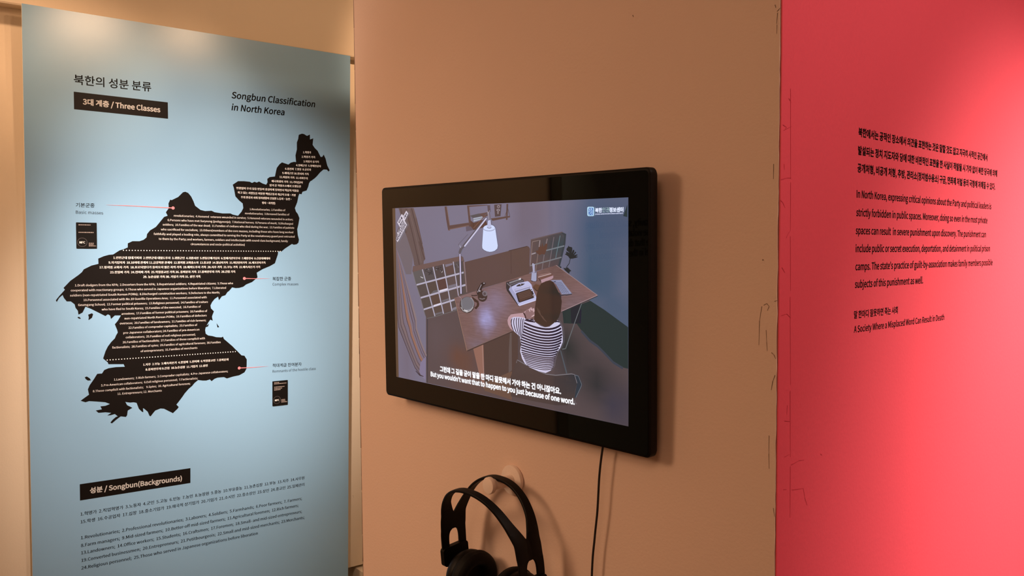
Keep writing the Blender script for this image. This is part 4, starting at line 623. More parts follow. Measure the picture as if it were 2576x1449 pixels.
["p",[98,100,110],[[-44.8,126.0],[-21.9,128.6],[-21.8,127.8],[-44.7,125.2]],0,0],
["p",[92,92,100],[[-51.3,132.6],[-44.5,128.1],[-43.9,122.7],[-44.9,122.6],[-45.3,127.5],[-51.8,131.8]],0,0],
["p",[96,74,72],[[-30.2,134.7],[-10.7,136.6],[-9.5,131.3],[-19.9,128.2]],0,0],
["p",[92,78,86],[[-10.5,147.2],[-4.1,147.2],[-3.0,137.0],[-9.4,136.4]],0,0],
["p",[92,70,66],[[-3.2,126.9],[40.2,130.0],[41.0,127.9],[1.1,123.2]],0,0],
["p",[80,66,70],[[5.4,147.6],[22.2,147.8],[19.4,130.1],[6.9,129.2]],0,0],
["p",[142,130,138],[[18.8,144.3],[18.1,142.9],[16.4,142.1],[14.2,142.1],[12.5,143.1],[11.9,144.5],[12.5,146.0],[14.3,146.8],[16.5,146.8],[18.2,145.8]],0,0],
["p",[142,130,138],[[18.8,139.0],[18.0,138.0],[15.9,137.4],[13.3,137.4],[11.2,138.1],[10.4,139.2],[11.2,140.3],[13.3,140.9],[16.0,140.8],[18.1,140.1]],0,0],
["p",[142,130,138],[[15.4,135.4],[15.0,133.6],[13.9,132.9],[12.8,133.7],[12.4,135.4],[12.9,137.2],[14.0,137.9],[15.0,137.1]],0,0],
["p",[84,70,74],[[17.1,144.1],[16.5,143.2],[15.3,142.9],[14.1,143.3],[13.6,144.2],[14.1,145.2],[15.4,145.5],[16.6,145.1]],0,0],
["p",[84,70,74],[[16.1,138.9],[15.7,138.4],[14.6,138.2],[13.5,138.4],[13.1,139.0],[13.6,139.5],[14.6,139.7],[15.7,139.4]],0,0],
["p",[90,70,68],[[33.3,147.8],[37.1,147.8],[35.0,124.3],[31.6,124.2]],0,0],
["p",[78,62,62],[[34.3,147.7],[40.6,129.7],[39.8,129.4],[33.4,147.4]],0,0],
["p",[78,62,62],[[36.6,142.4],[29.7,128.7],[28.9,129.1],[35.8,142.8]],0,0],
["p",[[88,72,74],[[95.7,73.5,12.6,25.2,[98,78,76]],[151.3,79.9,9.24,33.6,[50,70,78]]]],[[84.9,94.4],[148.4,105.4],[155.8,102.7],[154.1,88.6],[142.6,55.1],[135.7,58.4],[80.2,46.3],[83.3,64.3]],0,6],
["p",[58,62,68],[[145.8,104.6],[155.8,102.7],[154.1,88.6],[142.6,55.1],[139.4,56.2],[149.9,88.6],[152.1,100.8]],0,0],
["p",[98,84,86],[[84.8,95.2],[148.3,106.1],[148.6,104.7],[85.0,93.7]],0,0],
["p",[90,62,54],[[101.6,72.6],[100.0,80.5],[104.1,88.3],[106.3,83.7],[108.6,90.7],[110.7,84.5],[116.4,90.0],[119.1,88.4],[117.3,80.6],[112.8,73.5],[108.4,74.3]],0,0],
["p",[90,62,54],[[94.9,78.8],[101.7,79.7],[106.2,75.8],[101.6,73.4],[97.2,75.7]],0,0],
["p",[150,136,140],[[104.7,93.8],[102.8,84.2],[101.2,84.6],[103.0,94.2]],0,0],
["p",[140,124,128],[[119.3,96.0],[117.0,89.0],[115.7,89.4],[118.0,96.4]],0,0],
["p",[116,104,110],[[132.6,98.4],[122.1,55.6],[120.8,55.9],[131.3,98.7]],0,0],
["p",[96,116,124],[[144.8,100.5],[135.5,67.9],[134.2,68.3],[143.5,100.8]],0,0],
["p",[116,104,110],[[113.0,73.4],[108.3,52.1],[106.8,52.4],[111.5,73.7]],0,0],
["p",[124,104,100],[[100.1,74.0],[95.3,49.4],[93.9,49.6],[98.7,74.3]],0,0],
["p",[150,140,148],[[86.1,74.7],[94.7,76.7],[95.1,74.9],[86.5,72.9]],0,0],
["p",[116,122,130],[[116.1,80.3],[152.0,87.2],[152.3,85.4],[116.4,78.6]],0,0],
["p",[118,118,124],[[83.0,57.9],[146.3,71.2],[146.7,69.5],[83.4,56.1]],0,0],
["p",[128,110,108],[[89.0,91.7],[83.9,56.3],[82.5,56.5],[87.6,91.9]],0,0],
["p",[128,110,108],[[88.2,92.4],[101.8,94.4],[102.0,93.3],[88.4,91.3]],0,0],
["p",[42,42,44],[[156.1,82.2],[158.8,84.5],[160.4,86.8],[161.6,85.2],[164.3,84.9],[167.1,84.2],[167.4,81.1],[166.0,76.6],[168.1,80.4],[170.7,81.2],[171.2,78.9],[169.1,74.7],[172.8,78.6],[174.8,77.5],[170.7,73.6],[176.3,74.8],[177.3,73.7],[173.7,72.2],[178.3,71.5],[174.7,70.1],[167.5,68.7],[162.3,68.6],[159.7,71.6],[156.1,73.4],[152.9,74.5],[155.9,76.1],[155.1,78.7],[162.4,76.5],[156.6,79.9]],0,0],
["p",[42,42,44],[[163.9,68.4],[161.7,61.8],[155.2,55.1],[154.5,55.8],[160.8,62.4],[162.8,68.8]],0,0],
["p",[42,42,44],[[149.6,55.7],[154.8,55.1],[158.0,56.7],[165.3,51.6],[162.1,50.7],[161.1,47.6],[155.9,50.5],[152.7,52.7]],0,0],
["p",[42,42,44],[[142.1,56.3],[145.3,57.9],[146.4,55.6],[143.1,54.4]],0,0],
["p",[40,40,48],[[163.6,1.1],[183.2,7.2],[180.0,-20.3],[164.4,-19.9]],0,0],
["p",[104,108,112],[[184.8,7.7],[163.8,-36.3],[162.7,-35.8],[183.7,8.2]],0,0],
["p",[104,108,112],[[177.8,-6.7],[153.8,-57.8],[147.0,-59.6],[146.7,-58.4],[152.7,-57.2],[176.7,-6.1]],0,0],
["p",[80,62,58],[[-24.0,-67.7],[42.9,-42.8],[55.5,-38.1],[54.6,-101.6],[33.8,-106.6],[-22.0,-128.9]],0,0],
["p",[96,82,80],[[37.9,-44.5],[41.6,-43.3],[41.2,-101.5],[33.8,-106.2],[35.0,-70.5]],0,0],
["p",[104,78,66],[[-22.0,-128.9],[33.8,-105.7],[41.2,-103.2],[40.5,-146.7],[-22.9,-141.1]],0,0],
["p",[[142,102,90],[[-36.4,-90.8,5.04,25.2,[172,128,116]]]],[[-48.9,-77.5],[-26.7,-68.4],[-23.8,-68.1],[-22.6,-138.1],[-24.8,-136.2],[-35.6,-114.9]],0,3],
["p",[176,140,132],[[-26.2,-68.8],[-23.5,-119.6],[-24.5,-119.6],[-27.2,-68.9]],0,0],
["p",[[120,92,90],[[-16.0,-26.5,15.96,17.64,[168,166,220]],[7.8,-0.5,25.2,21.0,[134,116,136]],[-68.5,7.9,21.0,12.6,[130,104,106]],[-40.8,-72.3,21.0,12.6,[122,104,116]],[-61.0,-93.4,12.6,16.8,[118,88,80]],[195.6,26.4,25.2,16.8,[132,100,100]],[135.5,51.7,21.0,12.6,[108,82,78]],[173.4,3.4,25.2,16.8,[120,98,104]]]],[[-94.1,0.8],[-87.5,-18.4],[-64.7,-82.2],[42.9,-42.0],[145.5,-5.9],[213.3,20.4],[136.0,59.1],[-10.3,22.2]],1,26],
["p",[150,116,100],[[-93.5,1.0],[-86.9,-18.2],[-64.1,-82.0],[-65.2,-82.4],[-88.0,-18.5],[-94.6,0.6]],0,0],
["p",[66,50,50],[[-64.3,-81.6],[42.6,-41.6],[43.3,-43.5],[-63.7,-83.4]],0,0],
["p",[120,98,92],[[-64.1,-81.0],[42.8,-41.1],[43.1,-42.0],[-63.8,-81.8]],0,0],
["p",[60,56,58],[[145.2,-5.5],[213.0,20.7],[213.6,19.1],[145.8,-7.1]],0,0],
["p",[168,140,146],[[145.4,-5.2],[213.2,21.0],[213.5,20.2],[145.7,-5.9]],0,0],
["p",[150,128,132],[[136.2,59.4],[213.5,20.8],[213.1,20.0],[135.8,58.7]],0,0],
["p",[64,46,42],[[-50.4,5.7],[-43.7,2.6],[-34.5,-1.2],[-32.6,-5.4],[-33.3,-8.9],[-40.1,-14.5],[-44.7,-12.6],[-38.6,-8.3],[-37.9,-4.0],[-43.8,-2.6],[-49.1,2.3]],0,0],
["p",[50,40,42],[[-51.7,7.7],[-45.7,7.6],[-37.0,8.5],[-36.9,6.9],[-45.6,6.1],[-51.7,6.2]],0,0],
["p",[62,48,46],[[-12.9,7.6],[-13.4,5.4],[-14.6,3.2],[-16.4,1.3],[-18.8,-0.2],[-21.6,-1.2],[-24.6,-1.7],[-27.6,-1.5],[-30.4,-0.8],[-32.8,0.4],[-34.6,2.2],[-35.7,4.2],[-36.0,6.5],[-35.6,8.8],[-34.4,10.9],[-32.5,12.8],[-30.0,14.3],[-27.2,15.3],[-24.2,15.8],[-21.3,15.6],[-18.5,14.9],[-16.2,13.6],[-14.4,11.9],[-13.3,9.9]],0,0],
["p",[48,38,40],[[-38.2,11.5],[-37.4,15.9],[-32.7,21.2],[-27.3,27.4],[-22.0,28.9],[-17.8,28.2],[-17.4,25.7],[-21.5,23.4],[-24.8,20.7],[-26.2,16.4],[-31.5,12.7],[-36.3,7.7]],0,0],
["p",[165,156,166],[[-36.7,12.9],[-31.9,19.1],[-27.2,25.5],[-26.1,24.7],[-30.9,18.3],[-35.6,12.1]],0,0],
["p",[190,184,196],[[-18.9,27.4],[-19.2,26.8],[-20.0,26.5],[-21.0,26.5],[-21.7,26.7],[-22.0,27.2],[-21.7,27.7],[-20.9,28.1],[-20.0,28.1],[-19.2,27.8]],0,0],
["p",[118,108,116],[[-13.5,13.7],[-12.7,12.4],[-12.5,11.1],[-13.0,9.8],[-14.0,8.6],[-15.4,7.8],[-17.2,7.3],[-19.1,7.2],[-21.0,7.5],[-22.7,8.2],[-24.0,9.2],[-24.7,10.5],[-24.9,11.8],[-24.5,13.1],[-23.5,14.3],[-22.0,15.1],[-20.2,15.6],[-18.3,15.7],[-16.4,15.4],[-14.8,14.7]],0,0],
["p",[84,72,76],[[-16.1,11.2],[-16.4,10.2],[-17.3,9.3],[-18.6,8.8],[-20.0,8.7],[-21.2,9.1],[-22.1,9.9],[-22.4,10.9],[-22.0,12.0],[-21.1,12.8],[-19.9,13.4],[-18.5,13.4],[-17.2,13.0],[-16.4,12.2]],0,0],
["p",[180,172,182],[[-29.0,15.0],[-29.3,14.1],[-30.3,13.6],[-31.4,13.5],[-32.3,14.0],[-32.7,14.8],[-32.3,15.6],[-31.4,16.2],[-30.2,16.2],[-29.3,15.8]],0,0],
["p",[120,108,112],[[-31.6,4.1],[-25.2,3.1],[-18.8,4.8],[-18.4,3.1],[-25.1,1.5],[-31.9,2.4]],0,0],
["p",[70,58,58],[[-43.8,-7.8],[-44.5,-11.2],[-46.4,-14.4],[-49.4,-17.3],[-53.3,-19.7],[-57.8,-21.3],[-62.6,-22.0],[-67.4,-21.9],[-71.9,-20.9],[-75.8,-19.0],[-78.7,-16.5],[-80.5,-13.4],[-81.1,-10.0],[-80.4,-6.5],[-78.4,-3.2],[-75.3,-0.3],[-71.4,2.0],[-66.8,3.6],[-62.0,4.3],[-57.2,4.1],[-52.7,3.0],[-49.0,1.1],[-46.1,-1.4],[-44.4,-4.5]],0,0],
["p",[[112,110,118],[[-61.1,-13.9,6.72,5.88,[122,122,132]]]],[[-45.8,-5.7],[-46.4,-8.5],[-48.0,-11.2],[-50.6,-13.5],[-54.0,-15.4],[-57.9,-16.7],[-62.1,-17.4],[-66.2,-17.3],[-70.2,-16.4],[-73.5,-14.9],[-76.0,-12.9],[-77.6,-10.4],[-78.1,-7.6],[-77.5,-4.8],[-75.8,-2.1],[-73.1,0.3],[-69.7,2.2],[-65.8,3.4],[-61.6,4.0],[-57.4,3.9],[-53.6,3.0],[-50.3,1.5],[-47.8,-0.6],[-46.3,-3.0]],0,3],
["p",[150,150,160],[[-53.3,3.6],[-51.3,2.7],[-49.4,1.6],[-47.9,0.4],[-46.6,-1.1],[-45.8,-2.7],[-45.3,-4.4],[-45.2,-6.2],[-45.6,-8.0],[-46.3,-9.7],[-47.4,-11.3],[-48.9,-12.9],[-50.6,-14.2],[-52.6,-15.4],[-54.9,-16.4],[-57.3,-17.2],[-59.8,-17.7],[-62.3,-18.0],[-64.9,-18.0],[-64.9,-16.8],[-62.4,-16.8],[-60.0,-16.5],[-57.6,-16.0],[-55.3,-15.3],[-53.2,-14.4],[-51.3,-13.3],[-49.7,-12.0],[-48.3,-10.6],[-47.4,-9.1],[-46.7,-7.6],[-46.4,-6.1],[-46.5,-4.6],[-46.9,-3.1],[-47.6,-1.8],[-48.7,-0.5],[-50.1,0.7],[-51.8,1.7],[-53.8,2.5]],0,0],
["p",[220,216,220],[[-70.7,-16.4],[-65.9,-17.4],[-60.4,-17.9],[-61.9,-20.2],[-68.0,-20.2]],0,0],
["p",[170,164,168],[[-77.7,-12.7],[-72.5,-17.5],[-63.3,-19.4],[-54.0,-16.3],[-48.0,-10.8],[-46.8,-12.1],[-53.2,-17.8],[-63.2,-21.2],[-73.2,-19.1],[-78.9,-14.0]],0,0],
["p",[140,138,146],[[-75.8,0.9],[-75.3,-7.8],[-73.5,-15.6],[-74.8,-15.9],[-76.7,-8.0],[-77.2,0.8]],0,0],
["p",[70,62,72],[[-80.8,71.8],[-75.8,71.8],[-75.4,57.7],[-74.5,7.8],[-79.8,7.6]],0,0],
["p",[196,188,222],[[-79.8,71.6],[-76.9,71.7],[-75.5,8.3],[-78.7,8.1]],0,0],
["p",[150,130,140],[[-87.3,19.0],[-84.2,5.6],[-77.6,2.3],[-78.2,1.0],[-85.4,4.9],[-88.6,18.7]],0,0],
["p",[90,84,94],[[-71.8,85.3],[-13.6,130.0],[-10.8,126.4],[-69.0,81.7]],0,0],
["p",[202,198,226],[[-68.7,83.9],[-65.2,83.5],[-11.2,127.0],[-13.7,128.2]],0,0],
["p",[92,86,94],[[-82.0,74.2],[-78.7,80.4],[-74.8,82.6],[-68.7,84.8],[-66.3,83.3],[-72.5,78.7],[-76.4,72.5],[-80.3,72.0]],0,0],
["p",[170,164,180],[[-78.7,86.6],[-75.1,82.2],[-76.2,81.2],[-79.9,85.6]],0,0],
["p",[96,90,102],[[-80.2,88.6],[-57.8,103.4],[-57.4,102.7],[-79.7,87.9]],0,0],
["p",[96,90,102],[[-81.1,88.2],[-78.8,85.1],[-79.8,84.4],[-82.1,87.4]],0,0],
["p",[118,84,72],[[-44.3,112.9],[-12.4,134.4],[-11.7,133.4],[-43.6,111.9]],0,0],
["p",[150,142,152],[[-9.2,138.7],[-8.0,134.9],[-5.0,124.0],[-6.7,123.5],[-9.7,134.4],[-10.9,138.2]],0,0],
["p",[160,150,160],[[-3.8,138.2],[-9.0,133.3],[-10.0,134.4],[-4.8,139.3]],0,0],
["p",[96,84,92],[[-5.0,138.1],[-3.2,129.6],[-4.6,123.6],[-5.8,123.9],[-4.5,129.5],[-6.2,137.8]],0,0],
["p",[96,84,92],[[-16.3,133.0],[-9.8,135.8],[-9.2,134.4],[-15.6,131.6]],0,0],
["p",[84,76,88],[[-10.3,124.2],[-1.4,124.9],[-0.4,112.4],[-11.8,112.5]],0,0],
["p",[186,190,224],[[-9.3,123.8],[-2.7,124.7],[-1.5,113.0],[-10.9,112.9]],0,0],
["p",[82,80,98],[[-20.7,113.6],[-17.3,116.1],[-11.3,117.6],[-6.0,118.2],[0.5,117.7],[5.1,115.9],[8.0,112.9],[13.5,85.1],[12.2,80.8],[6.3,77.3],[-0.3,75.9],[-6.2,75.5],[-13.5,76.4],[-19.4,78.3],[-23.4,80.9],[-24.0,84.8]],0,0],
["p",[[206,218,252],[[-6.0,96.4,5.88,12.6,[212,224,255]],[-2.0,114.6,5.88,3.36,[196,206,238]]]],[[-20.2,113.0],[-16.9,115.5],[-11.1,117.0],[-6.0,117.5],[0.4,117.0],[4.8,115.3],[7.6,112.3],[13.0,85.4],[11.7,81.2],[5.9,77.8],[-0.4,76.4],[-6.2,76.0],[-13.2,76.9],[-19.0,78.8],[-22.9,81.3],[-23.4,85.1]],0,4],
["p",[150,154,186],[[7.1,111.6],[6.9,110.9],[6.3,110.2],[5.4,109.6],[4.2,109.0],[2.8,108.6],[1.2,108.2],[-0.6,107.9],[-2.5,107.7],[-4.6,107.5],[-6.7,107.5],[-8.8,107.6],[-10.9,107.7],[-12.8,108.0],[-14.6,108.3],[-16.3,108.7],[-17.7,109.2],[-18.8,109.8],[-19.7,110.4],[-20.3,111.1],[-20.5,111.9],[-19.5,112.1],[-19.4,111.7],[-19.0,111.2],[-18.3,110.7],[-17.3,110.2],[-16.0,109.8],[-14.4,109.4],[-12.6,109.0],[-10.7,108.8],[-8.7,108.6],[-6.7,108.6],[-4.6,108.6],[-2.6,108.7],[-0.7,109.0],[1.0,109.3],[2.5,109.6],[3.8,110.1],[4.9,110.5],[5.6,111.0],[5.9,111.4],[6.1,111.9]],0,0],
["p",[186,190,224],[[-9.3,123.8],[-2.7,124.7],[-1.5,113.7],[-10.9,113.6]],0,0],
["p",[120,118,140],[[-11.0,114.1],[-7.9,113.0],[-3.6,112.9],[-1.5,114.0],[-1.0,113.0],[-3.4,111.8],[-8.1,111.9],[-11.4,113.1]],0,0],
["p",[52,48,52],[[30.8,31.0],[62.8,38.2],[68.7,36.1],[70.4,33.6],[59.1,27.6],[39.8,20.2],[58.6,-2.9],[58.0,-3.8],[32.4,18.2],[30.6,23.1]],0,0],
["p",[186,186,224],[[36.7,20.1],[39.2,23.5],[59.2,30.9],[77.4,34.3],[80.9,33.3],[86.0,29.4],[87.1,25.6],[96.1,10.9],[95.1,7.5],[59.8,-2.9],[56.9,-1.4]],0,0],
["p",[160,160,196],[[41.1,26.9],[44.6,20.5],[51.7,14.2],[59.3,0.8],[56.9,-1.4],[36.7,20.1],[39.2,23.5]],0,0],
["p",[210,208,238],[[57.1,-0.8],[59.7,-2.0],[95.2,8.2],[95.5,7.0],[60.0,-3.2],[56.6,-2.0]],0,0],
["p",[60,54,58],[[53.1,26.1],[57.3,28.5],[63.9,30.1],[72.1,30.6],[68.6,28.4],[62.6,26.3],[54.3,25.4]],0,0],
["p",[190,180,196],[[64.1,28.5],[63.7,27.9],[62.9,27.7],[62.1,27.9],[61.7,28.4],[62.1,28.9],[62.9,29.2],[63.8,29.0]],0,0],
["p",[150,148,180],[[49.4,21.1],[82.0,28.2],[83.1,27.0],[83.7,25.0],[51.8,16.7],[50.0,18.7]],0,0],
["p",[206,204,236],[[50.5,20.4],[82.4,27.9],[82.7,26.9],[50.7,19.4]],0,0],
["p",[44,38,42],[[52.3,14.7],[54.2,16.0],[83.6,24.0],[87.1,22.4],[92.7,11.9],[90.9,10.6],[59.9,1.8],[57.5,3.1]],0,0],
["p",[82,60,54],[[54.7,14.8],[83.0,22.8],[89.2,12.1],[61.1,3.3]],0,0],
["p",[120,98,94],[[59.1,14.4],[58.7,14.1],[57.9,14.1],[57.5,14.4],[57.9,14.7],[58.7,14.7]],0,0],
["p",[120,98,94],[[61.9,15.2],[61.5,14.9],[60.6,14.9],[60.2,15.2],[60.6,15.5],[61.5,15.5]],0,0],
["p",[120,98,94],[[64.6,16.0],[64.2,15.7],[63.4,15.7],[63.0,15.9],[63.4,16.2],[64.2,16.3]],0,0],
["p",[120,98,94],[[67.3,16.8],[66.9,16.5],[66.1,16.5],[65.7,16.7],[66.1,17.0],[66.9,17.1]],0,0],
["p",[120,98,94],[[70.1,17.6],[69.6,17.3],[68.8,17.2],[68.4,17.5],[68.8,17.8],[69.6,17.8]],0,0],
["p",[120,98,94],[[72.8,18.3],[72.3,18.1],[71.5,18.0],[71.1,18.3],[71.5,18.6],[72.4,18.6]],0,0],
["p",[120,98,94],[[75.5,19.1],[75.0,18.8],[74.2,18.8],[73.8,19.0],[74.2,19.3],[75.0,19.4]],0,0],
["p",[120,98,94],[[78.1,19.9],[77.7,19.6],[76.9,19.6],[76.5,19.8],[76.9,20.1],[77.7,20.2]],0,0],
["p",[120,98,94],[[80.8,20.7],[80.4,20.4],[79.6,20.3],[79.2,20.6],[79.6,20.9],[80.4,20.9]],0,0],
["p",[120,98,94],[[60.5,12.4],[60.1,12.1],[59.3,12.1],[58.9,12.3],[59.3,12.6],[60.1,12.7]],0,0],
["p",[120,98,94],[[63.3,13.2],[62.9,12.9],[62.0,12.8],[61.6,13.1],[62.0,13.4],[62.9,13.4]],0,0],
["p",[120,98,94],[[66.0,14.0],[65.6,13.7],[64.8,13.6],[64.3,13.9],[64.8,14.2],[65.6,14.2]],0,0],
["p",[120,98,94],[[68.7,14.8],[68.3,14.5],[67.5,14.4],[67.1,14.7],[67.5,15.0],[68.3,15.0]],0,0],
["p",[120,98,94],[[71.4,15.5],[71.0,15.2],[70.2,15.2],[69.8,15.5],[70.2,15.8],[71.0,15.8]],0,0],
["p",[120,98,94],[[74.1,16.3],[73.7,16.0],[72.9,16.0],[72.5,16.2],[72.9,16.5],[73.7,16.6]],0,0],
["p",[120,98,94],[[76.8,17.1],[76.4,16.8],[75.6,16.8],[75.2,17.0],[75.6,17.3],[76.4,17.4]],0,0],
["p",[120,98,94],[[79.5,17.9],[79.1,17.6],[78.3,17.5],[77.9,17.8],[78.3,18.1],[79.1,18.1]],0,0],
["p",[120,98,94],[[82.2,18.6],[81.8,18.3],[81.0,18.3],[80.6,18.6],[81.0,18.9],[81.8,18.9]],0,0],
["p",[120,98,94],[[61.9,10.4],[61.5,10.1],[60.7,10.0],[60.3,10.3],[60.7,10.6],[61.5,10.6]],0,0],
["p",[120,98,94],[[64.7,11.1],[64.2,10.8],[63.4,10.8],[63.0,11.1],[63.4,11.4],[64.2,11.4]],0,0],
["p",[120,98,94],[[67.4,11.9],[67.0,11.6],[66.1,11.6],[65.7,11.9],[66.1,12.2],[67.0,12.2]],0,0],
["p",[120,98,94],[[70.1,12.7],[69.7,12.4],[68.9,12.4],[68.5,12.6],[68.9,12.9],[69.7,13.0]],0,0],
["p",[120,98,94],[[72.8,13.5],[72.4,13.2],[71.6,13.2],[71.2,13.4],[71.6,13.7],[72.4,13.8]],0,0],
["p",[120,98,94],[[75.5,14.3],[75.1,14.0],[74.3,13.9],[73.9,14.2],[74.3,14.5],[75.1,14.5]],0,0],
["p",[120,98,94],[[78.2,15.1],[77.8,14.8],[77.0,14.7],[76.6,15.0],[77.0,15.3],[77.8,15.3]],0,0],
["p",[120,98,94],[[80.9,15.8],[80.5,15.5],[79.6,15.5],[79.2,15.8],[79.7,16.1],[80.5,16.1]],0,0],
["p",[120,98,94],[[83.5,16.6],[83.1,16.3],[82.3,16.3],[81.9,16.5],[82.3,16.8],[83.1,16.9]],0,0],
["p",[120,98,94],[[63.3,8.3],[62.9,8.0],[62.1,8.0],[61.7,8.2],[62.1,8.5],[62.9,8.6]],0,0],
["p",[120,98,94],[[66.0,9.1],[65.6,8.8],[64.8,8.8],[64.4,9.0],[64.8,9.3],[65.6,9.4]],0,0],
["p",[120,98,94],[[68.8,9.9],[68.3,9.6],[67.5,9.6],[67.1,9.8],[67.5,10.1],[68.4,10.2]],0,0],
["p",[120,98,94],[[71.5,10.7],[71.1,10.4],[70.2,10.3],[69.8,10.6],[70.2,10.9],[71.1,11.0]],0,0],
["p",[120,98,94],[[74.2,11.5],[73.8,11.2],[72.9,11.1],[72.5,11.4],[73.0,11.7],[73.8,11.7]],0,0],
["p",[120,98,94],[[76.9,12.3],[76.5,12.0],[75.6,11.9],[75.2,12.2],[75.6,12.5],[76.5,12.5]],0,0],
["p",[120,98,94],[[79.6,13.0],[79.1,12.7],[78.3,12.7],[77.9,13.0],[78.3,13.3],[79.2,13.3]],0,0],
["p",[120,98,94],[[82.2,13.8],[81.8,13.5],[81.0,13.5],[80.6,13.7],[81.0,14.0],[81.8,14.1]],0,0],
["p",[120,98,94],[[84.9,14.6],[84.5,14.3],[83.7,14.3],[83.3,14.5],[83.7,14.8],[84.5,14.9]],0,0],
["p",[196,190,206],[[85.6,23.1],[85.2,22.5],[84.2,22.2],[83.2,22.4],[82.8,23.0],[83.2,23.6],[84.2,23.9],[85.2,23.7]],0,0],
["p",[196,190,206],[[87.9,21.2],[87.4,20.6],[86.5,20.3],[85.5,20.5],[85.1,21.1],[85.5,21.7],[86.5,22.0],[87.5,21.8]],0,0],
["p",[196,190,206],[[91.2,14.6],[90.8,14.0],[89.8,13.6],[88.9,13.9],[88.5,14.5],[88.9,15.1],[89.8,15.4],[90.8,15.2]],0,0],
["p",[196,190,206],[[92.9,12.3],[92.5,11.6],[91.5,11.3],[90.5,11.5],[90.1,12.1],[90.6,12.8],[91.5,13.1],[92.5,12.9]],0,0],
["p",[132,128,136],[[37.8,31.2],[63.7,38.0],[64.3,35.8],[38.4,28.9]],0,0],
["p",[206,202,214],[[58.9,37.2],[63.7,38.6],[64.3,36.5],[59.6,35.1]],0,0],
["p",[96,90,98],[[38.9,27.9],[68.4,36.0],[69.0,33.8],[39.6,25.7]],0,0],
["p",[120,114,124],[[33.6,30.5],[43.3,24.3],[42.4,23.0],[32.8,29.2]],0,0],
["p",[62,52,56],[[84.7,35.1],[86.9,49.1],[97.7,48.4],[97.9,35.6],[92.9,33.8],[87.2,34.4]],0,0],
["p",[160,162,192],[[87.1,48.3],[97.0,47.8],[96.6,36.3],[94.7,34.7],[90.7,34.7],[85.6,35.9]],0,0],
["p",[112,108,128],[[97.2,48.4],[96.7,47.7],[95.3,47.1],[93.3,46.7],[91.1,46.7],[89.1,46.9],[87.7,47.4],[87.2,48.1],[87.7,48.8],[89.1,49.4],[91.1,49.8],[93.4,49.8],[95.4,49.6],[96.7,49.1]],0,0],
["p",[186,186,216],[[88.5,60.3],[90.6,60.8],[91.8,47.3],[89.7,46.8]],0,0],
["p",[186,186,216],[[91.2,59.8],[93.1,59.4],[93.1,47.3],[91.8,46.7]],0,0],
["p",[96,90,102],[[91.3,60.0],[92.1,46.9],[91.4,46.9],[90.5,60.0]],0,0],
["p",[98,68,54],[[89.4,27.7],[95.2,30.7],[104.2,29.5],[105.3,26.4],[100.7,21.4],[96.2,21.6],[91.1,24.2]],0,0],
["p",[60,46,44],[[90.4,26.3],[96.5,21.9],[101.3,21.8],[101.3,20.3],[95.9,20.5],[89.6,25.1]],0,0],
["p",[112,78,72],[[99.3,41.3],[126.6,47.7],[130.9,44.6],[105.4,37.4],[103.2,38.9]],0,0],
["p",[186,160,160],[[100.0,41.4],[126.5,47.4],[126.7,46.2],[100.2,40.3]],0,0],
["p",[150,116,112],[[102.1,44.1],[124.3,48.3],[124.5,47.5],[102.2,43.2]],0,0],
["p",[74,56,56],[[99.3,40.8],[104.9,37.4],[107.1,32.8],[104.3,35.0]],0,0],
["p",[176,142,152],[[105.7,37.3],[130.7,44.4],[130.7,41.1],[127.6,39.0],[107.1,32.8]],0,0],
["p",[60,52,58],[[142.6,21.1],[146.3,17.0],[146.2,8.1],[140.4,20.2]],0,0],
["p",[140,142,172],[[125.4,37.4],[131.4,38.0],[146.5,38.7],[151.8,33.8],[167.1,20.2],[147.4,18.4],[143.7,23.4],[137.3,30.9],[131.9,34.9]],0,0],
["p",[98,98,124],[[133.8,35.6],[147.1,19.6],[146.6,19.1],[133.3,35.2]],0,0],
["p",[98,98,124],[[136.6,35.7],[150.7,19.7],[150.2,19.3],[136.1,35.3]],0,0],
["p",[98,98,124],[[139.4,35.8],[154.3,19.9],[153.8,19.4],[138.9,35.4]],0,0],
["p",[98,98,124],[[142.2,35.9],[157.9,20.1],[157.4,19.6],[141.7,35.5]],0,0],
["p",[98,98,124],[[145.0,36.1],[161.5,20.3],[161.0,19.8],[144.5,35.6]],0,0],
["p",[112,112,138],[[134.6,34.1],[147.5,35.8],[147.6,35.3],[134.7,33.6]],0,0],
["p",[112,112,138],[[136.5,32.1],[149.6,33.7],[149.7,33.2],[136.6,31.5]],0,0],
["p",[112,112,138],[[138.4,30.0],[151.7,31.7],[151.8,31.1],[138.5,29.4]],0,0],
["p",[112,112,138],[[140.3,27.9],[153.8,29.6],[153.9,29.1],[140.4,27.3]],0,0],
["p",[112,112,138],[[142.3,25.8],[155.9,27.6],[156.0,27.0],[142.3,25.2]],0,0],
["p",[112,112,138],[[144.2,23.7],[158.0,25.5],[158.1,25.0],[144.2,23.2]],0,0],
["p",[112,112,138],[[146.1,21.7],[160.1,23.5],[160.1,22.9],[146.1,21.1]],0,0],
["p",[70,68,88],[[131.4,36.1],[135.7,36.6],[136.3,35.5],[131.9,34.9]],0,0],
["p",[60,56,66],[[146.2,17.7],[153.1,18.8],[156.3,18.6],[166.7,20.6],[167.0,19.3],[156.5,17.2],[153.3,17.4],[146.4,16.3]],0,0],
["p",[[76,62,60],[[76.7,-96.5,16.8,16.8,[82,68,66]],[165.0,-97.3,16.8,21.0,[44,50,58]]]],[[54.0,-84.1],[71.8,-89.1],[99.5,-95.7],[115.3,-98.2],[134.0,-97.5],[165.1,-91.8],[171.4,-92.2],[175.5,-103.6],[172.3,-113.2],[169.9,-127.9],[156.5,-137.3],[133.2,-140.8],[90.0,-141.4],[39.4,-141.0],[38.6,-111.8]],0,5],
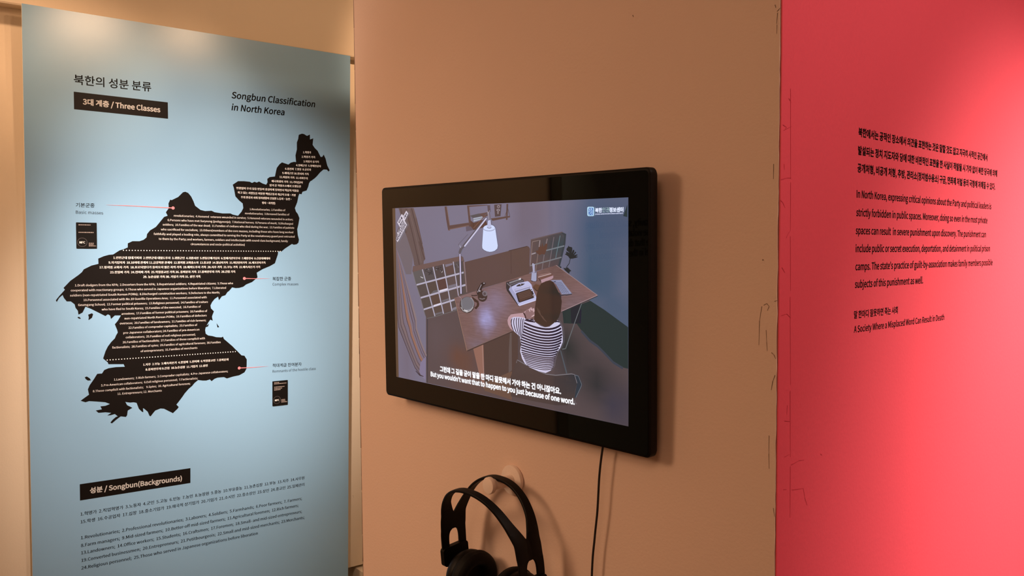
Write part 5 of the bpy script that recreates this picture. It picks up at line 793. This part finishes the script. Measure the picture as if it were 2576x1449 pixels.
["p",[50,56,66],[[171.4,-92.2],[178.1,-93.3],[184.2,-104.0],[183.2,-107.2],[172.7,-124.7],[170.6,-124.3],[175.4,-104.3]],0,0],
["p",[118,112,118],[[51.6,-88.6],[54.1,-83.5],[72.0,-88.5],[99.6,-95.2],[115.3,-97.5],[134.0,-96.9],[165.0,-91.1],[171.3,-91.6],[176.2,-103.3],[175.1,-103.8],[170.4,-92.4],[165.2,-92.4],[134.1,-98.2],[115.2,-98.8],[99.4,-96.5],[71.6,-89.7],[54.0,-84.7],[52.8,-89.1]],0,0],
["p",[100,106,116],[[172.0,-92.0],[178.5,-92.9],[184.7,-103.8],[183.9,-107.0],[173.6,-124.1],[172.8,-123.6],[183.0,-106.5],[183.7,-104.1],[177.8,-93.6],[171.8,-93.0]],0,0],
["p",[82,86,94],[[142.6,-59.7],[145.8,-61.7],[157.2,-91.9],[154.8,-93.0]],0,0],
["p",[184,148,156],[[33.5,-26.4],[36.0,-21.3],[41.6,-16.9],[48.9,-15.6],[68.0,-12.7],[75.1,-8.2],[80.3,-6.5],[84.4,-3.6],[86.7,-3.7],[86.7,-5.7],[91.3,-4.2],[92.9,-9.3],[93.5,-12.4],[90.0,-15.9],[81.9,-20.1],[73.7,-20.9],[63.1,-20.2],[45.1,-20.6],[40.8,-25.9],[41.3,-33.3],[45.4,-41.2],[38.8,-37.6],[34.6,-32.1]],0,0],
["p",[140,108,110],[[73.9,-8.9],[80.3,-6.9],[92.9,-9.3],[91.2,-13.4],[81.9,-20.1],[74.9,-20.6],[71.5,-13.9]],0,0],
["p",[206,176,178],[[80.9,-6.4],[83.7,-9.4],[82.6,-10.4],[79.8,-7.4]],0,0],
["p",[206,176,178],[[86.3,-4.3],[87.4,-7.9],[85.9,-8.3],[84.8,-4.8]],0,0],
["p",[206,176,178],[[91.5,-5.1],[90.8,-10.4],[89.3,-10.2],[90.0,-4.9]],0,0],
["p",[206,176,178],[[96.5,-13.7],[97.5,-17.6],[96.1,-18.0],[95.0,-14.1]],0,0],
["p",[206,176,178],[[86.2,-16.2],[94.3,-12.9],[94.9,-14.3],[86.8,-17.6]],0,0],
["p",[60,40,42],[[70.2,-11.7],[73.1,-15.7],[75.1,-20.1],[72.8,-21.2],[70.9,-17.0],[68.1,-13.2]],0,0],
["p",[[206,200,228],[[106.1,-75.6,8.4,12.6,[200,190,206]],[114.1,-86.3,8.4,5.88,[176,160,168]],[134.6,-38.5,5.88,16.8,[206,214,244]]]],[[41.7,-22.9],[46.6,-20.5],[58.6,-19.4],[70.5,-20.0],[74.0,-21.8],[89.0,-20.7],[94.7,-25.1],[104.9,-29.5],[113.8,-30.6],[122.7,-28.9],[134.8,-20.9],[139.0,-18.7],[143.5,-22.6],[147.1,-28.5],[148.6,-40.8],[148.6,-48.6],[144.2,-56.8],[135.4,-66.3],[131.0,-77.7],[129.6,-85.0],[124.2,-91.9],[114.2,-96.6],[99.5,-95.8],[81.1,-92.3],[70.7,-87.8],[64.8,-80.9],[60.8,-70.6],[62.8,-61.4],[60.6,-48.5],[49.9,-42.9],[44.5,-39.6],[41.0,-31.2]],0,4],
["p",[46,36,52],[[70.7,-26.2],[80.8,-28.4],[90.3,-30.1],[99.1,-31.2],[107.3,-31.7],[114.8,-31.7],[121.8,-31.1],[128.2,-30.0],[134.0,-28.4],[139.3,-26.2],[144.0,-23.5],[145.4,-25.9],[140.5,-28.7],[134.9,-31.0],[128.8,-32.7],[122.2,-33.9],[115.0,-34.5],[107.2,-34.5],[98.8,-33.9],[89.9,-32.8],[80.3,-31.1],[70.1,-28.8]],0,0],
["p",[46,36,52],[[69.6,-30.8],[79.8,-33.1],[89.3,-34.7],[98.2,-35.8],[106.6,-36.3],[114.4,-36.3],[121.6,-35.7],[128.3,-34.6],[134.4,-33.0],[140.0,-30.8],[145.2,-28.1],[146.5,-30.5],[141.1,-33.2],[135.2,-35.5],[128.8,-37.2],[121.9,-38.4],[114.5,-39.0],[106.5,-39.0],[98.0,-38.5],[88.9,-37.4],[79.3,-35.7],[69.0,-33.4]],0,0],
["p",[46,36,52],[[68.6,-35.3],[78.8,-37.5],[88.4,-39.2],[97.4,-40.3],[105.9,-40.8],[113.9,-40.7],[121.4,-40.2],[128.3,-39.0],[134.8,-37.4],[140.8,-35.2],[146.4,-32.5],[147.5,-34.9],[141.8,-37.6],[135.5,-39.9],[128.8,-41.6],[121.7,-42.7],[114.0,-43.3],[105.9,-43.4],[97.2,-42.8],[88.0,-41.8],[78.3,-40.1],[68.1,-37.8]],0,0],
["p",[46,36,52],[[67.5,-39.5],[77.8,-41.8],[87.5,-43.4],[96.7,-44.5],[105.3,-45.0],[113.5,-44.9],[121.1,-44.3],[128.3,-43.2],[135.0,-41.6],[141.3,-39.4],[147.2,-36.7],[148.2,-39.0],[142.2,-41.8],[135.7,-44.0],[128.8,-45.7],[121.4,-46.9],[113.6,-47.5],[105.2,-47.5],[96.4,-47.0],[87.1,-45.9],[77.3,-44.2],[67.0,-42.0]],0,0],
["p",[46,36,52],[[65.7,-43.6],[76.4,-45.7],[86.5,-47.3],[95.9,-48.4],[104.8,-48.9],[113.1,-48.8],[120.8,-48.2],[128.0,-47.1],[134.6,-45.5],[140.8,-43.4],[146.4,-40.8],[147.5,-43.0],[141.7,-45.7],[135.3,-47.9],[128.4,-49.5],[121.1,-50.7],[113.1,-51.3],[104.7,-51.3],[95.7,-50.8],[86.1,-49.8],[76.0,-48.1],[65.2,-46.0]],0,0],
["p",[46,36,52],[[63.9,-47.5],[75.0,-49.6],[85.4,-51.2],[95.2,-52.2],[104.2,-52.7],[112.7,-52.6],[120.5,-52.0],[127.6,-51.0],[134.2,-49.4],[140.2,-47.3],[145.7,-44.7],[146.8,-46.9],[141.1,-49.5],[134.9,-51.7],[128.1,-53.3],[120.7,-54.4],[112.7,-55.0],[104.2,-55.1],[95.0,-54.6],[85.1,-53.6],[74.6,-52.0],[63.5,-49.8]],0,0],
["p",[46,36,52],[[62.2,-51.3],[73.7,-53.4],[84.4,-55.0],[94.4,-55.9],[103.7,-56.4],[112.3,-56.3],[120.1,-55.8],[127.3,-54.7],[133.8,-53.2],[139.7,-51.1],[145.1,-48.6],[146.1,-50.7],[140.6,-53.3],[134.5,-55.4],[127.8,-57.0],[120.4,-58.1],[112.4,-58.7],[103.7,-58.7],[94.3,-58.3],[84.2,-57.3],[73.3,-55.7],[61.7,-53.6]],0,0],
["p",[46,36,52],[[62.5,-55.6],[74.0,-57.4],[84.7,-58.8],[94.5,-59.6],[103.6,-60.0],[111.9,-60.0],[119.4,-59.5],[126.3,-58.5],[132.4,-57.1],[137.8,-55.3],[142.6,-53.0],[143.6,-55.1],[138.7,-57.4],[133.0,-59.3],[126.7,-60.7],[119.7,-61.7],[112.0,-62.3],[103.5,-62.3],[94.4,-61.9],[84.4,-61.0],[73.7,-59.6],[62.2,-57.8]],0,0],
["p",[46,36,52],[[62.9,-59.6],[74.3,-61.2],[84.9,-62.4],[94.6,-63.2],[103.5,-63.6],[111.5,-63.5],[118.8,-63.0],[125.3,-62.2],[131.0,-60.9],[136.0,-59.3],[140.3,-57.3],[141.2,-59.2],[136.8,-61.3],[131.6,-63.0],[125.6,-64.3],[119.0,-65.2],[111.6,-65.7],[103.4,-65.7],[94.5,-65.4],[84.7,-64.6],[74.1,-63.4],[62.6,-61.7]],0,0],
["p",[46,36,52],[[63.2,-63.5],[74.6,-65.0],[85.1,-66.0],[94.7,-66.7],[103.3,-67.0],[111.2,-66.9],[118.1,-66.5],[124.3,-65.8],[129.7,-64.7],[134.2,-63.3],[138.1,-61.5],[138.9,-63.3],[134.9,-65.2],[130.2,-66.7],[124.6,-67.8],[118.3,-68.6],[111.2,-69.0],[103.3,-69.0],[94.6,-68.7],[84.9,-68.0],[74.4,-67.0],[63.0,-65.6]],0,0],
["p",[46,36,52],[[63.5,-67.4],[74.9,-68.6],[85.3,-69.5],[94.7,-70.1],[103.2,-70.4],[110.8,-70.3],[117.5,-69.9],[123.4,-69.3],[128.3,-68.3],[132.5,-67.1],[135.8,-65.6],[136.6,-67.3],[133.1,-68.9],[128.8,-70.2],[123.6,-71.2],[117.7,-71.9],[110.9,-72.2],[103.2,-72.3],[94.6,-72.0],[85.2,-71.4],[74.7,-70.5],[63.3,-69.3]],0,0],
["p",[64,50,60],[[63.9,-70.9],[75.2,-71.9],[85.5,-72.7],[94.8,-73.2],[103.1,-73.4],[110.5,-73.3],[117.0,-73.0],[122.5,-72.5],[127.1,-71.7],[130.9,-70.6],[133.8,-69.3],[134.6,-71.0],[131.5,-72.3],[127.5,-73.4],[122.7,-74.3],[117.1,-74.8],[110.6,-75.2],[103.1,-75.2],[94.7,-75.0],[85.4,-74.5],[75.0,-73.7],[63.7,-72.7]],0,0],
["p",[64,50,60],[[65.5,-73.5],[76.3,-74.6],[86.2,-75.3],[95.1,-75.8],[103.1,-76.0],[110.2,-76.0],[116.5,-75.6],[121.9,-75.1],[126.4,-74.2],[130.2,-73.2],[133.1,-71.8],[133.8,-73.4],[130.7,-74.8],[126.8,-75.9],[122.1,-76.8],[116.6,-77.4],[110.3,-77.7],[103.1,-77.7],[95.0,-77.5],[86.1,-77.1],[76.2,-76.3],[65.3,-75.3]],0,0],
["p",[64,50,60],[[67.1,-76.1],[77.4,-77.1],[86.8,-77.9],[95.4,-78.4],[103.1,-78.6],[110.0,-78.5],[116.0,-78.2],[121.3,-77.6],[125.8,-76.7],[129.5,-75.6],[132.5,-74.2],[133.1,-75.7],[130.0,-77.2],[126.2,-78.3],[121.5,-79.2],[116.2,-79.8],[110.0,-80.1],[103.1,-80.2],[95.3,-80.0],[86.7,-79.5],[77.3,-78.8],[66.9,-77.7]],0,0],
["p",[64,50,60],[[68.7,-78.6],[78.6,-79.7],[87.5,-80.5],[95.7,-80.9],[103.1,-81.1],[109.7,-81.1],[115.6,-80.7],[120.7,-80.1],[125.1,-79.2],[128.8,-78.1],[131.8,-76.7],[132.5,-78.1],[129.3,-79.5],[125.5,-80.7],[120.9,-81.6],[115.7,-82.2],[109.7,-82.6],[103.1,-82.7],[95.6,-82.5],[87.4,-82.0],[78.4,-81.2],[68.6,-80.2]],0,0],
["p",[64,50,60],[[70.5,-81.3],[79.7,-82.4],[88.2,-83.2],[96.0,-83.7],[103.1,-83.9],[109.4,-83.8],[115.1,-83.4],[120.1,-82.8],[124.4,-81.8],[128.1,-80.7],[131.1,-79.2],[131.7,-80.5],[128.6,-82.0],[124.8,-83.3],[120.3,-84.2],[115.2,-84.9],[109.5,-85.2],[103.0,-85.3],[95.9,-85.1],[88.1,-84.6],[79.6,-83.9],[70.3,-82.8]],0,0],
["p",[64,50,60],[[72.2,-84.0],[80.9,-85.0],[88.9,-85.8],[96.3,-86.3],[103.0,-86.5],[109.1,-86.4],[114.6,-86.0],[119.5,-85.4],[123.7,-84.4],[127.3,-83.2],[130.4,-81.7],[131.0,-82.9],[127.9,-84.5],[124.1,-85.7],[119.7,-86.7],[114.7,-87.4],[109.2,-87.8],[103.0,-87.9],[96.3,-87.7],[88.8,-87.2],[80.8,-86.4],[72.0,-85.3]],0,0],
["p",[64,50,60],[[73.9,-86.7],[82.1,-87.8],[89.7,-88.6],[96.6,-89.0],[103.0,-89.2],[108.9,-89.1],[114.1,-88.7],[118.8,-88.0],[123.0,-87.1],[126.6,-85.8],[129.8,-84.3],[130.3,-85.4],[127.1,-87.0],[123.3,-88.3],[119.1,-89.3],[114.3,-90.0],[108.9,-90.4],[103.0,-90.5],[96.6,-90.3],[89.6,-89.8],[81.9,-89.0],[73.7,-87.9]],0,0],
["p",[64,50,60],[[75.6,-89.3],[83.3,-90.5],[90.4,-91.3],[97.0,-91.8],[103.0,-92.0],[108.6,-91.8],[113.6,-91.4],[118.2,-90.7],[122.3,-89.7],[125.9,-88.4],[129.1,-86.9],[129.6,-87.9],[126.3,-89.5],[122.6,-90.9],[118.4,-91.9],[113.8,-92.6],[108.6,-93.0],[103.0,-93.1],[96.9,-92.9],[90.3,-92.4],[83.1,-91.6],[75.5,-90.5]],0,0],
["p",[46,36,52],[[71.7,-22.3],[82.1,-23.5],[93.6,-23.5],[93.6,-25.3],[82.0,-25.3],[71.5,-24.1]],0,0],
["p",[46,36,52],[[74.1,-20.9],[82.0,-21.9],[88.8,-19.8],[89.3,-21.6],[82.2,-23.7],[73.8,-22.7]],0,0],
["p",[46,36,52],[[133.5,-20.6],[138.0,-19.4],[142.0,-19.9],[141.7,-21.6],[138.2,-21.2],[134.0,-22.2]],0,0],
["p",[46,36,52],[[82.1,-22.3],[87.7,-22.7],[89.6,-21.1],[90.7,-22.5],[88.0,-24.5],[82.0,-24.1]],0,0],
["p",[46,36,52],[[44.6,-22.9],[44.1,-24.6],[43.5,-26.1],[43.2,-27.7],[43.1,-29.3],[43.2,-31.0],[43.6,-32.7],[44.2,-34.5],[45.1,-36.4],[46.2,-38.3],[47.3,-40.5],[46.5,-41.1],[44.8,-39.2],[43.5,-37.2],[42.6,-35.1],[41.9,-33.2],[41.5,-31.2],[41.3,-29.3],[41.4,-27.4],[41.8,-25.6],[42.5,-23.9],[43.8,-22.5]],0,0],
["p",[46,36,52],[[50.0,-21.7],[49.4,-23.6],[48.8,-25.4],[48.5,-27.2],[48.5,-29.2],[48.7,-31.3],[49.3,-33.6],[50.2,-35.9],[51.4,-38.4],[52.9,-41.0],[54.5,-43.9],[53.7,-44.4],[51.5,-41.9],[49.9,-39.2],[48.6,-36.6],[47.7,-34.1],[47.1,-31.7],[46.8,-29.3],[46.8,-27.1],[47.2,-24.9],[47.9,-22.9],[49.2,-21.3]],0,0],
["p",[46,36,52],[[55.2,-20.9],[54.8,-22.6],[54.3,-24.3],[54.0,-26.3],[54.0,-28.5],[54.3,-30.9],[54.8,-33.6],[55.6,-36.5],[56.7,-39.7],[58.0,-43.1],[59.2,-46.8],[58.4,-47.2],[56.4,-43.7],[55.1,-40.3],[54.0,-37.0],[53.2,-34.0],[52.6,-31.2],[52.3,-28.6],[52.3,-26.2],[52.6,-24.0],[53.2,-22.0],[54.4,-20.5]],0,0],
["p",[46,36,52],[[60.0,-20.5],[59.8,-22.2],[59.4,-24.1],[59.2,-26.2],[59.1,-28.7],[59.3,-31.4],[59.7,-34.5],[60.2,-37.9],[61.0,-41.5],[62.0,-45.5],[62.8,-49.9],[61.9,-50.1],[60.3,-45.9],[59.4,-41.9],[58.6,-38.2],[58.0,-34.7],[57.6,-31.6],[57.4,-28.7],[57.5,-26.1],[57.7,-23.8],[58.1,-21.8],[59.2,-20.2]],0,0],
["p",[46,36,52],[[64.8,-20.6],[64.6,-22.6],[64.2,-24.6],[63.8,-26.9],[63.7,-29.3],[63.6,-32.0],[63.6,-34.8],[63.8,-37.9],[64.1,-41.1],[64.5,-44.5],[64.6,-48.1],[63.7,-48.3],[62.8,-44.7],[62.4,-41.2],[62.1,-38.0],[61.9,-34.9],[61.9,-32.0],[62.0,-29.3],[62.2,-26.7],[62.5,-24.4],[63.0,-22.2],[63.9,-20.3]],0,0],
["p",[46,36,52],[[69.1,-21.1],[68.9,-22.6],[68.5,-24.0],[68.1,-25.6],[67.9,-27.4],[67.6,-29.3],[67.5,-31.4],[67.4,-33.7],[67.4,-36.1],[67.5,-38.6],[67.3,-41.4],[66.4,-41.5],[65.8,-38.7],[65.8,-36.1],[65.7,-33.6],[65.8,-31.3],[66.0,-29.2],[66.2,-27.1],[66.5,-25.3],[66.9,-23.6],[67.4,-22.0],[68.3,-20.8]],0,0],
["p",[60,50,62],[[70.8,-22.5],[69.7,-36.4],[63.9,-51.6],[63.1,-61.5],[62.4,-61.4],[63.1,-51.4],[68.9,-36.3],[70.1,-22.4]],0,0],
["p",[[66,48,42],[[119.1,-5.6,9.24,16.8,[78,54,46]],[139.0,12.6,4.2,33.6,[40,44,42]]]],[[116.6,35.9],[124.3,37.0],[130.8,35.4],[135.1,30.0],[141.5,21.0],[146.2,13.5],[147.6,9.0],[145.5,-5.9],[141.1,-14.7],[134.0,-21.6],[128.0,-24.9],[119.1,-29.0],[111.3,-29.6],[103.5,-27.0],[94.5,-24.4],[91.7,-20.6],[92.4,-10.9],[93.8,-2.0],[96.1,10.1],[97.9,18.1],[101.9,26.2],[106.5,32.0]],0,6],
["p",[92,70,62],[[97.4,-2.5],[98.3,-5.3],[99.8,-7.8],[101.7,-10.1],[104.2,-12.2],[107.1,-14.0],[110.6,-15.7],[110.2,-16.4],[106.7,-14.7],[103.7,-12.7],[101.2,-10.6],[99.2,-8.2],[97.7,-5.6],[96.7,-2.8]],0,0],
["p",[92,70,62],[[99.0,-3.5],[99.9,-6.5],[101.3,-9.1],[103.3,-11.5],[105.8,-13.7],[108.8,-15.7],[112.3,-17.3],[112.0,-18.0],[108.4,-16.3],[105.3,-14.3],[102.8,-12.1],[100.7,-9.5],[99.2,-6.8],[98.3,-3.8]],0,0],
["p",[92,70,62],[[100.5,-4.6],[101.4,-7.7],[102.9,-10.5],[104.9,-13.0],[107.4,-15.3],[110.4,-17.3],[114.1,-19.0],[113.8,-19.6],[110.1,-17.9],[106.9,-15.9],[104.3,-13.5],[102.3,-10.9],[100.7,-8.0],[99.8,-4.8]],0,0],
["p",[92,70,62],[[102.1,-5.6],[103.0,-8.9],[104.4,-11.9],[106.4,-14.5],[109.0,-16.9],[112.1,-18.9],[115.8,-20.6],[115.5,-21.2],[111.8,-19.5],[108.5,-17.4],[105.9,-15.0],[103.8,-12.3],[102.3,-9.2],[101.4,-5.8]],0,0],
["p",[92,70,62],[[103.7,-6.6],[104.5,-10.1],[106.0,-13.2],[108.0,-16.0],[110.6,-18.4],[113.8,-20.5],[117.6,-22.2],[117.3,-22.8],[113.4,-21.1],[110.1,-19.0],[107.4,-16.5],[105.3,-13.6],[103.8,-10.4],[103.0,-6.8]],0,0],
["p",[48,58,62],[[258.9,125.5],[265.7,139.9],[265.8,124.0]],0,0],
["p",[214,206,220],[[-221.3,144.1],[-215.8,138.8],[-226.8,127.0],[-220.1,119.6],[-249.4,90.0],[-254.2,94.7],[-248.0,102.9],[-250.3,106.6],[-240.3,115.2],[-249.1,124.2],[-234.7,138.8],[-230.6,135.1]],0,0],
["p",[186,222,244],[[206.2,138.9],[207.2,138.7],[208.1,138.3],[208.7,137.6],[208.9,136.8],[208.8,128.4],[208.6,127.6],[208.0,126.9],[207.1,126.5],[206.1,126.4],[199.1,126.5],[198.1,126.7],[197.2,127.2],[196.6,127.8],[196.4,128.6],[196.4,137.2],[196.6,137.9],[197.2,138.6],[198.1,139.0],[199.2,139.1]],0,0],
["p",[58,104,178],[[205.6,137.8],[206.2,137.7],[206.8,137.4],[207.2,136.9],[207.3,136.4],[207.3,128.8],[207.1,128.3],[206.8,127.9],[206.2,127.6],[205.5,127.6],[199.6,127.7],[198.9,127.8],[198.4,128.1],[198.0,128.5],[197.9,129.0],[197.9,136.7],[198.1,137.2],[198.4,137.6],[199.0,137.9],[199.7,137.9]],0,0]],"texts":[["낯선 물",[-243.64,122.51],[-232.93,131.47],[70,62,74],None,0.02],["메아리",[-239.28,117.76],[-230.43,125.97],[70,62,74],None,0.02],["그림자",[-228.07,129.57],[-218.44,137.92],[70,62,74],None,0.02],["THE ECHO",[-245.84,104.46],[-226.97,122.55],[70,62,74],None,0.02],["NEVER STOPS",[-250.2,92.39],[-222.63,119.13],[70,62,74],None,0.02],["NK",[198.52,133.29],[206.68,133.26],[206,232,252],None,0],["DB",[198.49,128.36],[206.65,128.37],[206,232,252],None,0],["북한",[210.95,131.47],[222.58,131.57],[222,230,252],None,0.02],["인권",[223.34,131.56],[235.34,131.56],[176,206,206],None,0.0],["정보센터",[235.71,131.55],[259.14,131.35],[222,230,252],None,0.02],["DATABASE CENTER FOR NORTH KOREAN HUMAN RIGHTS",[210.93,128.16],[258.78,128.43],[206,212,240],None,0.02],["그런데 그 길을 굳이 말을 한 마디 잘못해서 가야 하는 건 아니잖아요.",[-134.4,-123.13],[144.58,-122.7],[250,250,255],None,0.02],["But you wouldn't want that to happen to you just because of one word.",[-160.05,-134.75],[170.72,-134.11],[250,250,255],None,0.02]]}
bm = bmesh.new(); cl = bm.loops.layers.float_color.new('Col')
def shade_faces(fs, col):
    if isinstance(col[0], (int, float)):
        c = (*lin(col), 1)
        for f in fs:
            for l in f.loops: l[cl] = c
        return
    base = Vector(lin(col[0]))
    for f in fs:
        for l in f.loops:
            x, z = l.vert.co.x * 1000, l.vert.co.z * 1000; c = base.copy()
            for (bx, bz, rx_, rz_, bc) in col[1]:
                g = math.exp(-(((x - bx) / rx_) ** 2 + ((z - bz) / rz_) ** 2)); c = c.lerp(Vector(lin(bc)), g)
            l[cl] = (*c, 1)
lay = 0
for kind, col, pts, mi, sub in PIC['items']:
    y = -0.00015 - lay * 0.000006; lay += 1
    if sub:
        b2 = bmesh.new(); fs = flat(b2, pts, lambda p: (p[0] / 1000, y, p[1] / 1000))
        bmesh.ops.triangulate(b2, faces=b2.faces[:])
        for _ in range(8):
            lim = 0.55 / sub
            ed = [e for e in b2.edges if e.calc_length() > max(0.004, lim)]
            if not ed or len(b2.faces) > 9000: break
            bmesh.ops.subdivide_edges(b2, edges=ed, cuts=1); bmesh.ops.triangulate(b2, faces=b2.faces[:])
        m_ = {}
        for v in b2.verts: m_[v] = bm.verts.new(v.co)
        nf = []
        for f in b2.faces:
            g_ = bm.faces.new([m_[v] for v in f.verts]); g_.material_index = mi; nf.append(g_)
        b2.free()
    else:
        nf = flat(bm, pts, lambda p: (p[0] / 1000, y, p[1] / 1000), mi)
    shade_faces(nf, col)
for tx, a, b, col, h, bold in PIC['texts']:
    y = -0.00015 - lay * 0.000006; lay += 1
    L = math.hypot(b[0] - a[0], b[1] - a[1]); ca, sa = (b[0] - a[0]) / L, (b[1] - a[1]) / L
    nf = write(bm, [(tx, 0, L, 0)], lambda p: ((a[0] + p[0] * ca - p[2] * sa) / 1000, y, (a[1] + p[0] * sa + p[2] * ca) / 1000), bold=bold, res=4)
    shade_faces(nf, col)
for f in bm.faces:
    f.normal_update()
    if f.normal.y > 0: f.normal_flip()
obj('screen', bm, [M['picture'], M['picture_wood']], tv)

# power cable
CAB = [[-251.6,-276.1,-18.0],[-257.6,-314.8,-17.5],[-261.7,-365.3,-16.5],[-267.4,-406.3,-15.5],[-272.7,-460.7,-15.0]]
pts = [(-0.2475, -0.018, -0.262)] + [(p[0] / 1000, p[2] / 1000, p[1] / 1000) for p in CAB]
pts += [(-0.278, -0.013, -0.62), (-0.272, -0.006, -0.9), (-0.266, -0.006, -1.2), (-0.258, -0.014, -1.46), (-0.24, -0.03, -1.4975), (-0.12, -0.05, -1.4975)]
bm = bmesh.new(); tube(bm, [V(*p) for p in smoothline(pts, 6)], 0.0016, 10)
tag(obj('power_cable', bm, M['rubber'], None, 60), 'thin black cable hanging from the bottom edge of the monitor', 'cable')

# ------------------------------------------------------------------ peg and headphones
PX, PZ = -0.4545, -0.3665
hk = thing('wall_hook', 'pale round wooden peg hook fixed to the wall under the monitor', 'hook', Matrix.Translation(V(PX, 0, PZ)))
fy = lambda x, y, h: (x, -h, y)
bm = bmesh.new(); lathe(bm, [(0, 0.0003), (0.0225, 0.0003), (0.0235, 0.0012), (0.0235, 0.0055), (0.0228, 0.0066), (0.0215, 0.0070), (0, 0.0070)], fy, 56); obj('base_plate', bm, M['hook'], hk, 35)
bm = bmesh.new(); lathe(bm, [(0, 0.0069), (0.0098, 0.0069), (0.0092, 0.0085), (0.0088, 0.012), (0.0088, 0.0465), (0, 0.0465)], fy, 40); obj('peg', bm, M['hook'], hk, 35)
bm = bmesh.new(); lathe(bm, [(0, 0.0464), (0.0118, 0.0464), (0.0128, 0.0472), (0.0130, 0.0485), (0.0130, 0.0525), (0.0122, 0.0538), (0.0105, 0.0542), (0, 0.0542)], fy, 40); obj('knob', bm, M['hook'], hk, 35)

HM = Matrix.Translation(V(-0.449, -0.064, -0.3605)) @ Matrix.Rotation(math.radians(6.0), 4, 'X')
hp = thing('headphones', 'black over-ear headphones with a split headband hanging from the peg hook', 'headphones', HM)
PATH = [(0, 0, 30, 13), (20, -1.5, 29.8, 13), (40, -8, 28.5, 13), (58, -20, 26, 14), (72, -36, 22.3, 16), (80, -50, 17.8, 20), (84.5, -60, 14.3, 22.8), (87, -67, 12.2, 24.2), (89, -76, 12.1, 24.6), (90.3, -86, 12.1, 24.4), (91.3, -92, 12.7, 22.5), (92, -97, 15.6, 17), (92.6, -106, 17, 14.5), (93, -122, 17, 14), (92.5, -146, 16.5, 14)]
full = [(-x, z, o_, w_) for x, z, o_, w_ in PATH[:0:-1]] + PATH
def cr(P_, k=7):
    P_ = [Vector(p) for p in P_]; P_ = [2 * P_[0] - P_[1]] + P_ + [2 * P_[-1] - P_[-2]]; o = []
    for i in range(1, len(P_) - 2):
        for j in range(k):
            t = j / k
            o.append(0.5 * ((2 * P_[i]) + (P_[i + 1] - P_[i - 1]) * t + (2 * P_[i - 1] - 5 * P_[i] + 4 * P_[i + 1] - P_[i + 2]) * t * t + (3 * P_[i] - P_[i - 1] - 3 * P_[i + 1] + P_[i + 2]) * t ** 3))
    o.append(P_[-2]); return o
bm = bmesh.new()
F4 = cr([Vector(q) for q in full])
for s in (1, -1):
    rings = []
    for i, q in enumerate(F4):
        a, b = F4[max(i - 1, 0)], F4[min(i + 1, len(F4) - 1)]
        tx, tz = b[0] - a[0], b[1] - a[1]; L = math.hypot(tx, tz); nx, nz = -tz / L, tx / L
        th = 2.0; wd = q[3] / 2; drop = -3.5 * max(0, 1 + q[1] / 70) if s < 0 else 0
        cs_ = [(-wd, -th * .55), (-wd * .97, -th), (wd * .97, -th), (wd, -th * .55), (wd, th * .55), (wd * .9, th), (0, th * 1.15), (-wd * .9, th), (-wd, th * .55)]
        rings.append([bm.verts.new(((q[0] + nx * h) / 1000, (s * q[2] + y_) / 1000, (q[1] + drop + nz * h) / 1000)) for y_, h in cs_])
    for r0, r1 in zip(rings, rings[1:]):
        n = len(r0)
        for k in range(n): bm.faces.new((r0[k], r0[(k + 1) % n], r1[(k + 1) % n], r1[k]))
    bm.faces.new(rings[0]); bm.faces.new(rings[-1][::-1])
for side in (-1, 1):                             # solid web between the two bands below the fork
    rings = []
    for q in F4:
        if q[0] * side > 60 and -94 < q[1] < -63.5:
            wd = 4.0 + min(5.0, (-63.5 - q[1]) * 0.5); x_ = q[0]
            rings.append([bm.verts.new(((x_ + dx) / 1000, y_ / 1000, q[1] / 1000)) for y_, dx in ((-wd, -2.1), (wd, -2.1), (wd, 2.1), (-wd, 2.1))])
    for r0, r1 in zip(rings, rings[1:]):
        for k in range(4): bm.faces.new((r0[k], r0[(k + 1) % 4], r1[(k + 1) % 4], r1[k]))
    bm.faces.new(rings[0]); bm.faces.new(rings[-1][::-1])
bmesh.ops.recalc_face_normals(bm, faces=bm.faces)
obj('headband', bm, M['plastic_black'], hp, 40)
for s in (-1, 1):
    # slider block that carries the ear cup
    bm = bmesh.new()
    prof = rrect(-0.0250, -0.152, 0.0250, -0.121, 0.006, 5)
    prism(bm, prof, lambda p, k: (s * ((0.0965, 0.0885)[k] + (0.0008 if k == 0 else 0)), p[0], p[1]))
    sl = obj('slider', bm, M['plastic_black'], hp, 40)
    # ear cup: domed shell, then the padded cushion facing inwards
    cz = -0.1640; tilt = Matrix.Translation((s * 0.064, 0, cz)) @ Matrix.Rotation(math.radians(-s * 5), 4, 'Y')
    def fx(x, y, h): return tuple(tilt @ Vector((s * h, x * 0.98, y)))
    bm = bmesh.new()
    lathe(bm, [(0, 0.0215), (0.015, 0.0210), (0.027, 0.0165), (0.035, 0.0120), (0.0395, 0.0055), (0.041, 0.0), (0.041, -0.006), (0.039, -0.0085), (0, -0.0085)], fx, 56)
    cup = obj('ear_cup', bm, M['plastic_black'], hp, 45)
    bm = bmesh.new()
    lathe(bm, [(0.0385, -0.0086), (0.0425, -0.0095), (0.0445, -0.0130), (0.0445, -0.0180), (0.0432, -0.0215), (0.0435, -0.0222), (0.0430, -0.0232), (0.040, -0.0275), (0.035, -0.0300), (0.029, -0.0290), (0.0245, -0.0250), (0.0225, -0.018), (0.0215, -0.0105), (0, -0.0100)], fx, 64)
    obj('ear_cushion', bm, M['leatherette'], cup, 60)

bpy.data.objects.remove(_fo); bpy.data.curves.remove(_fc)
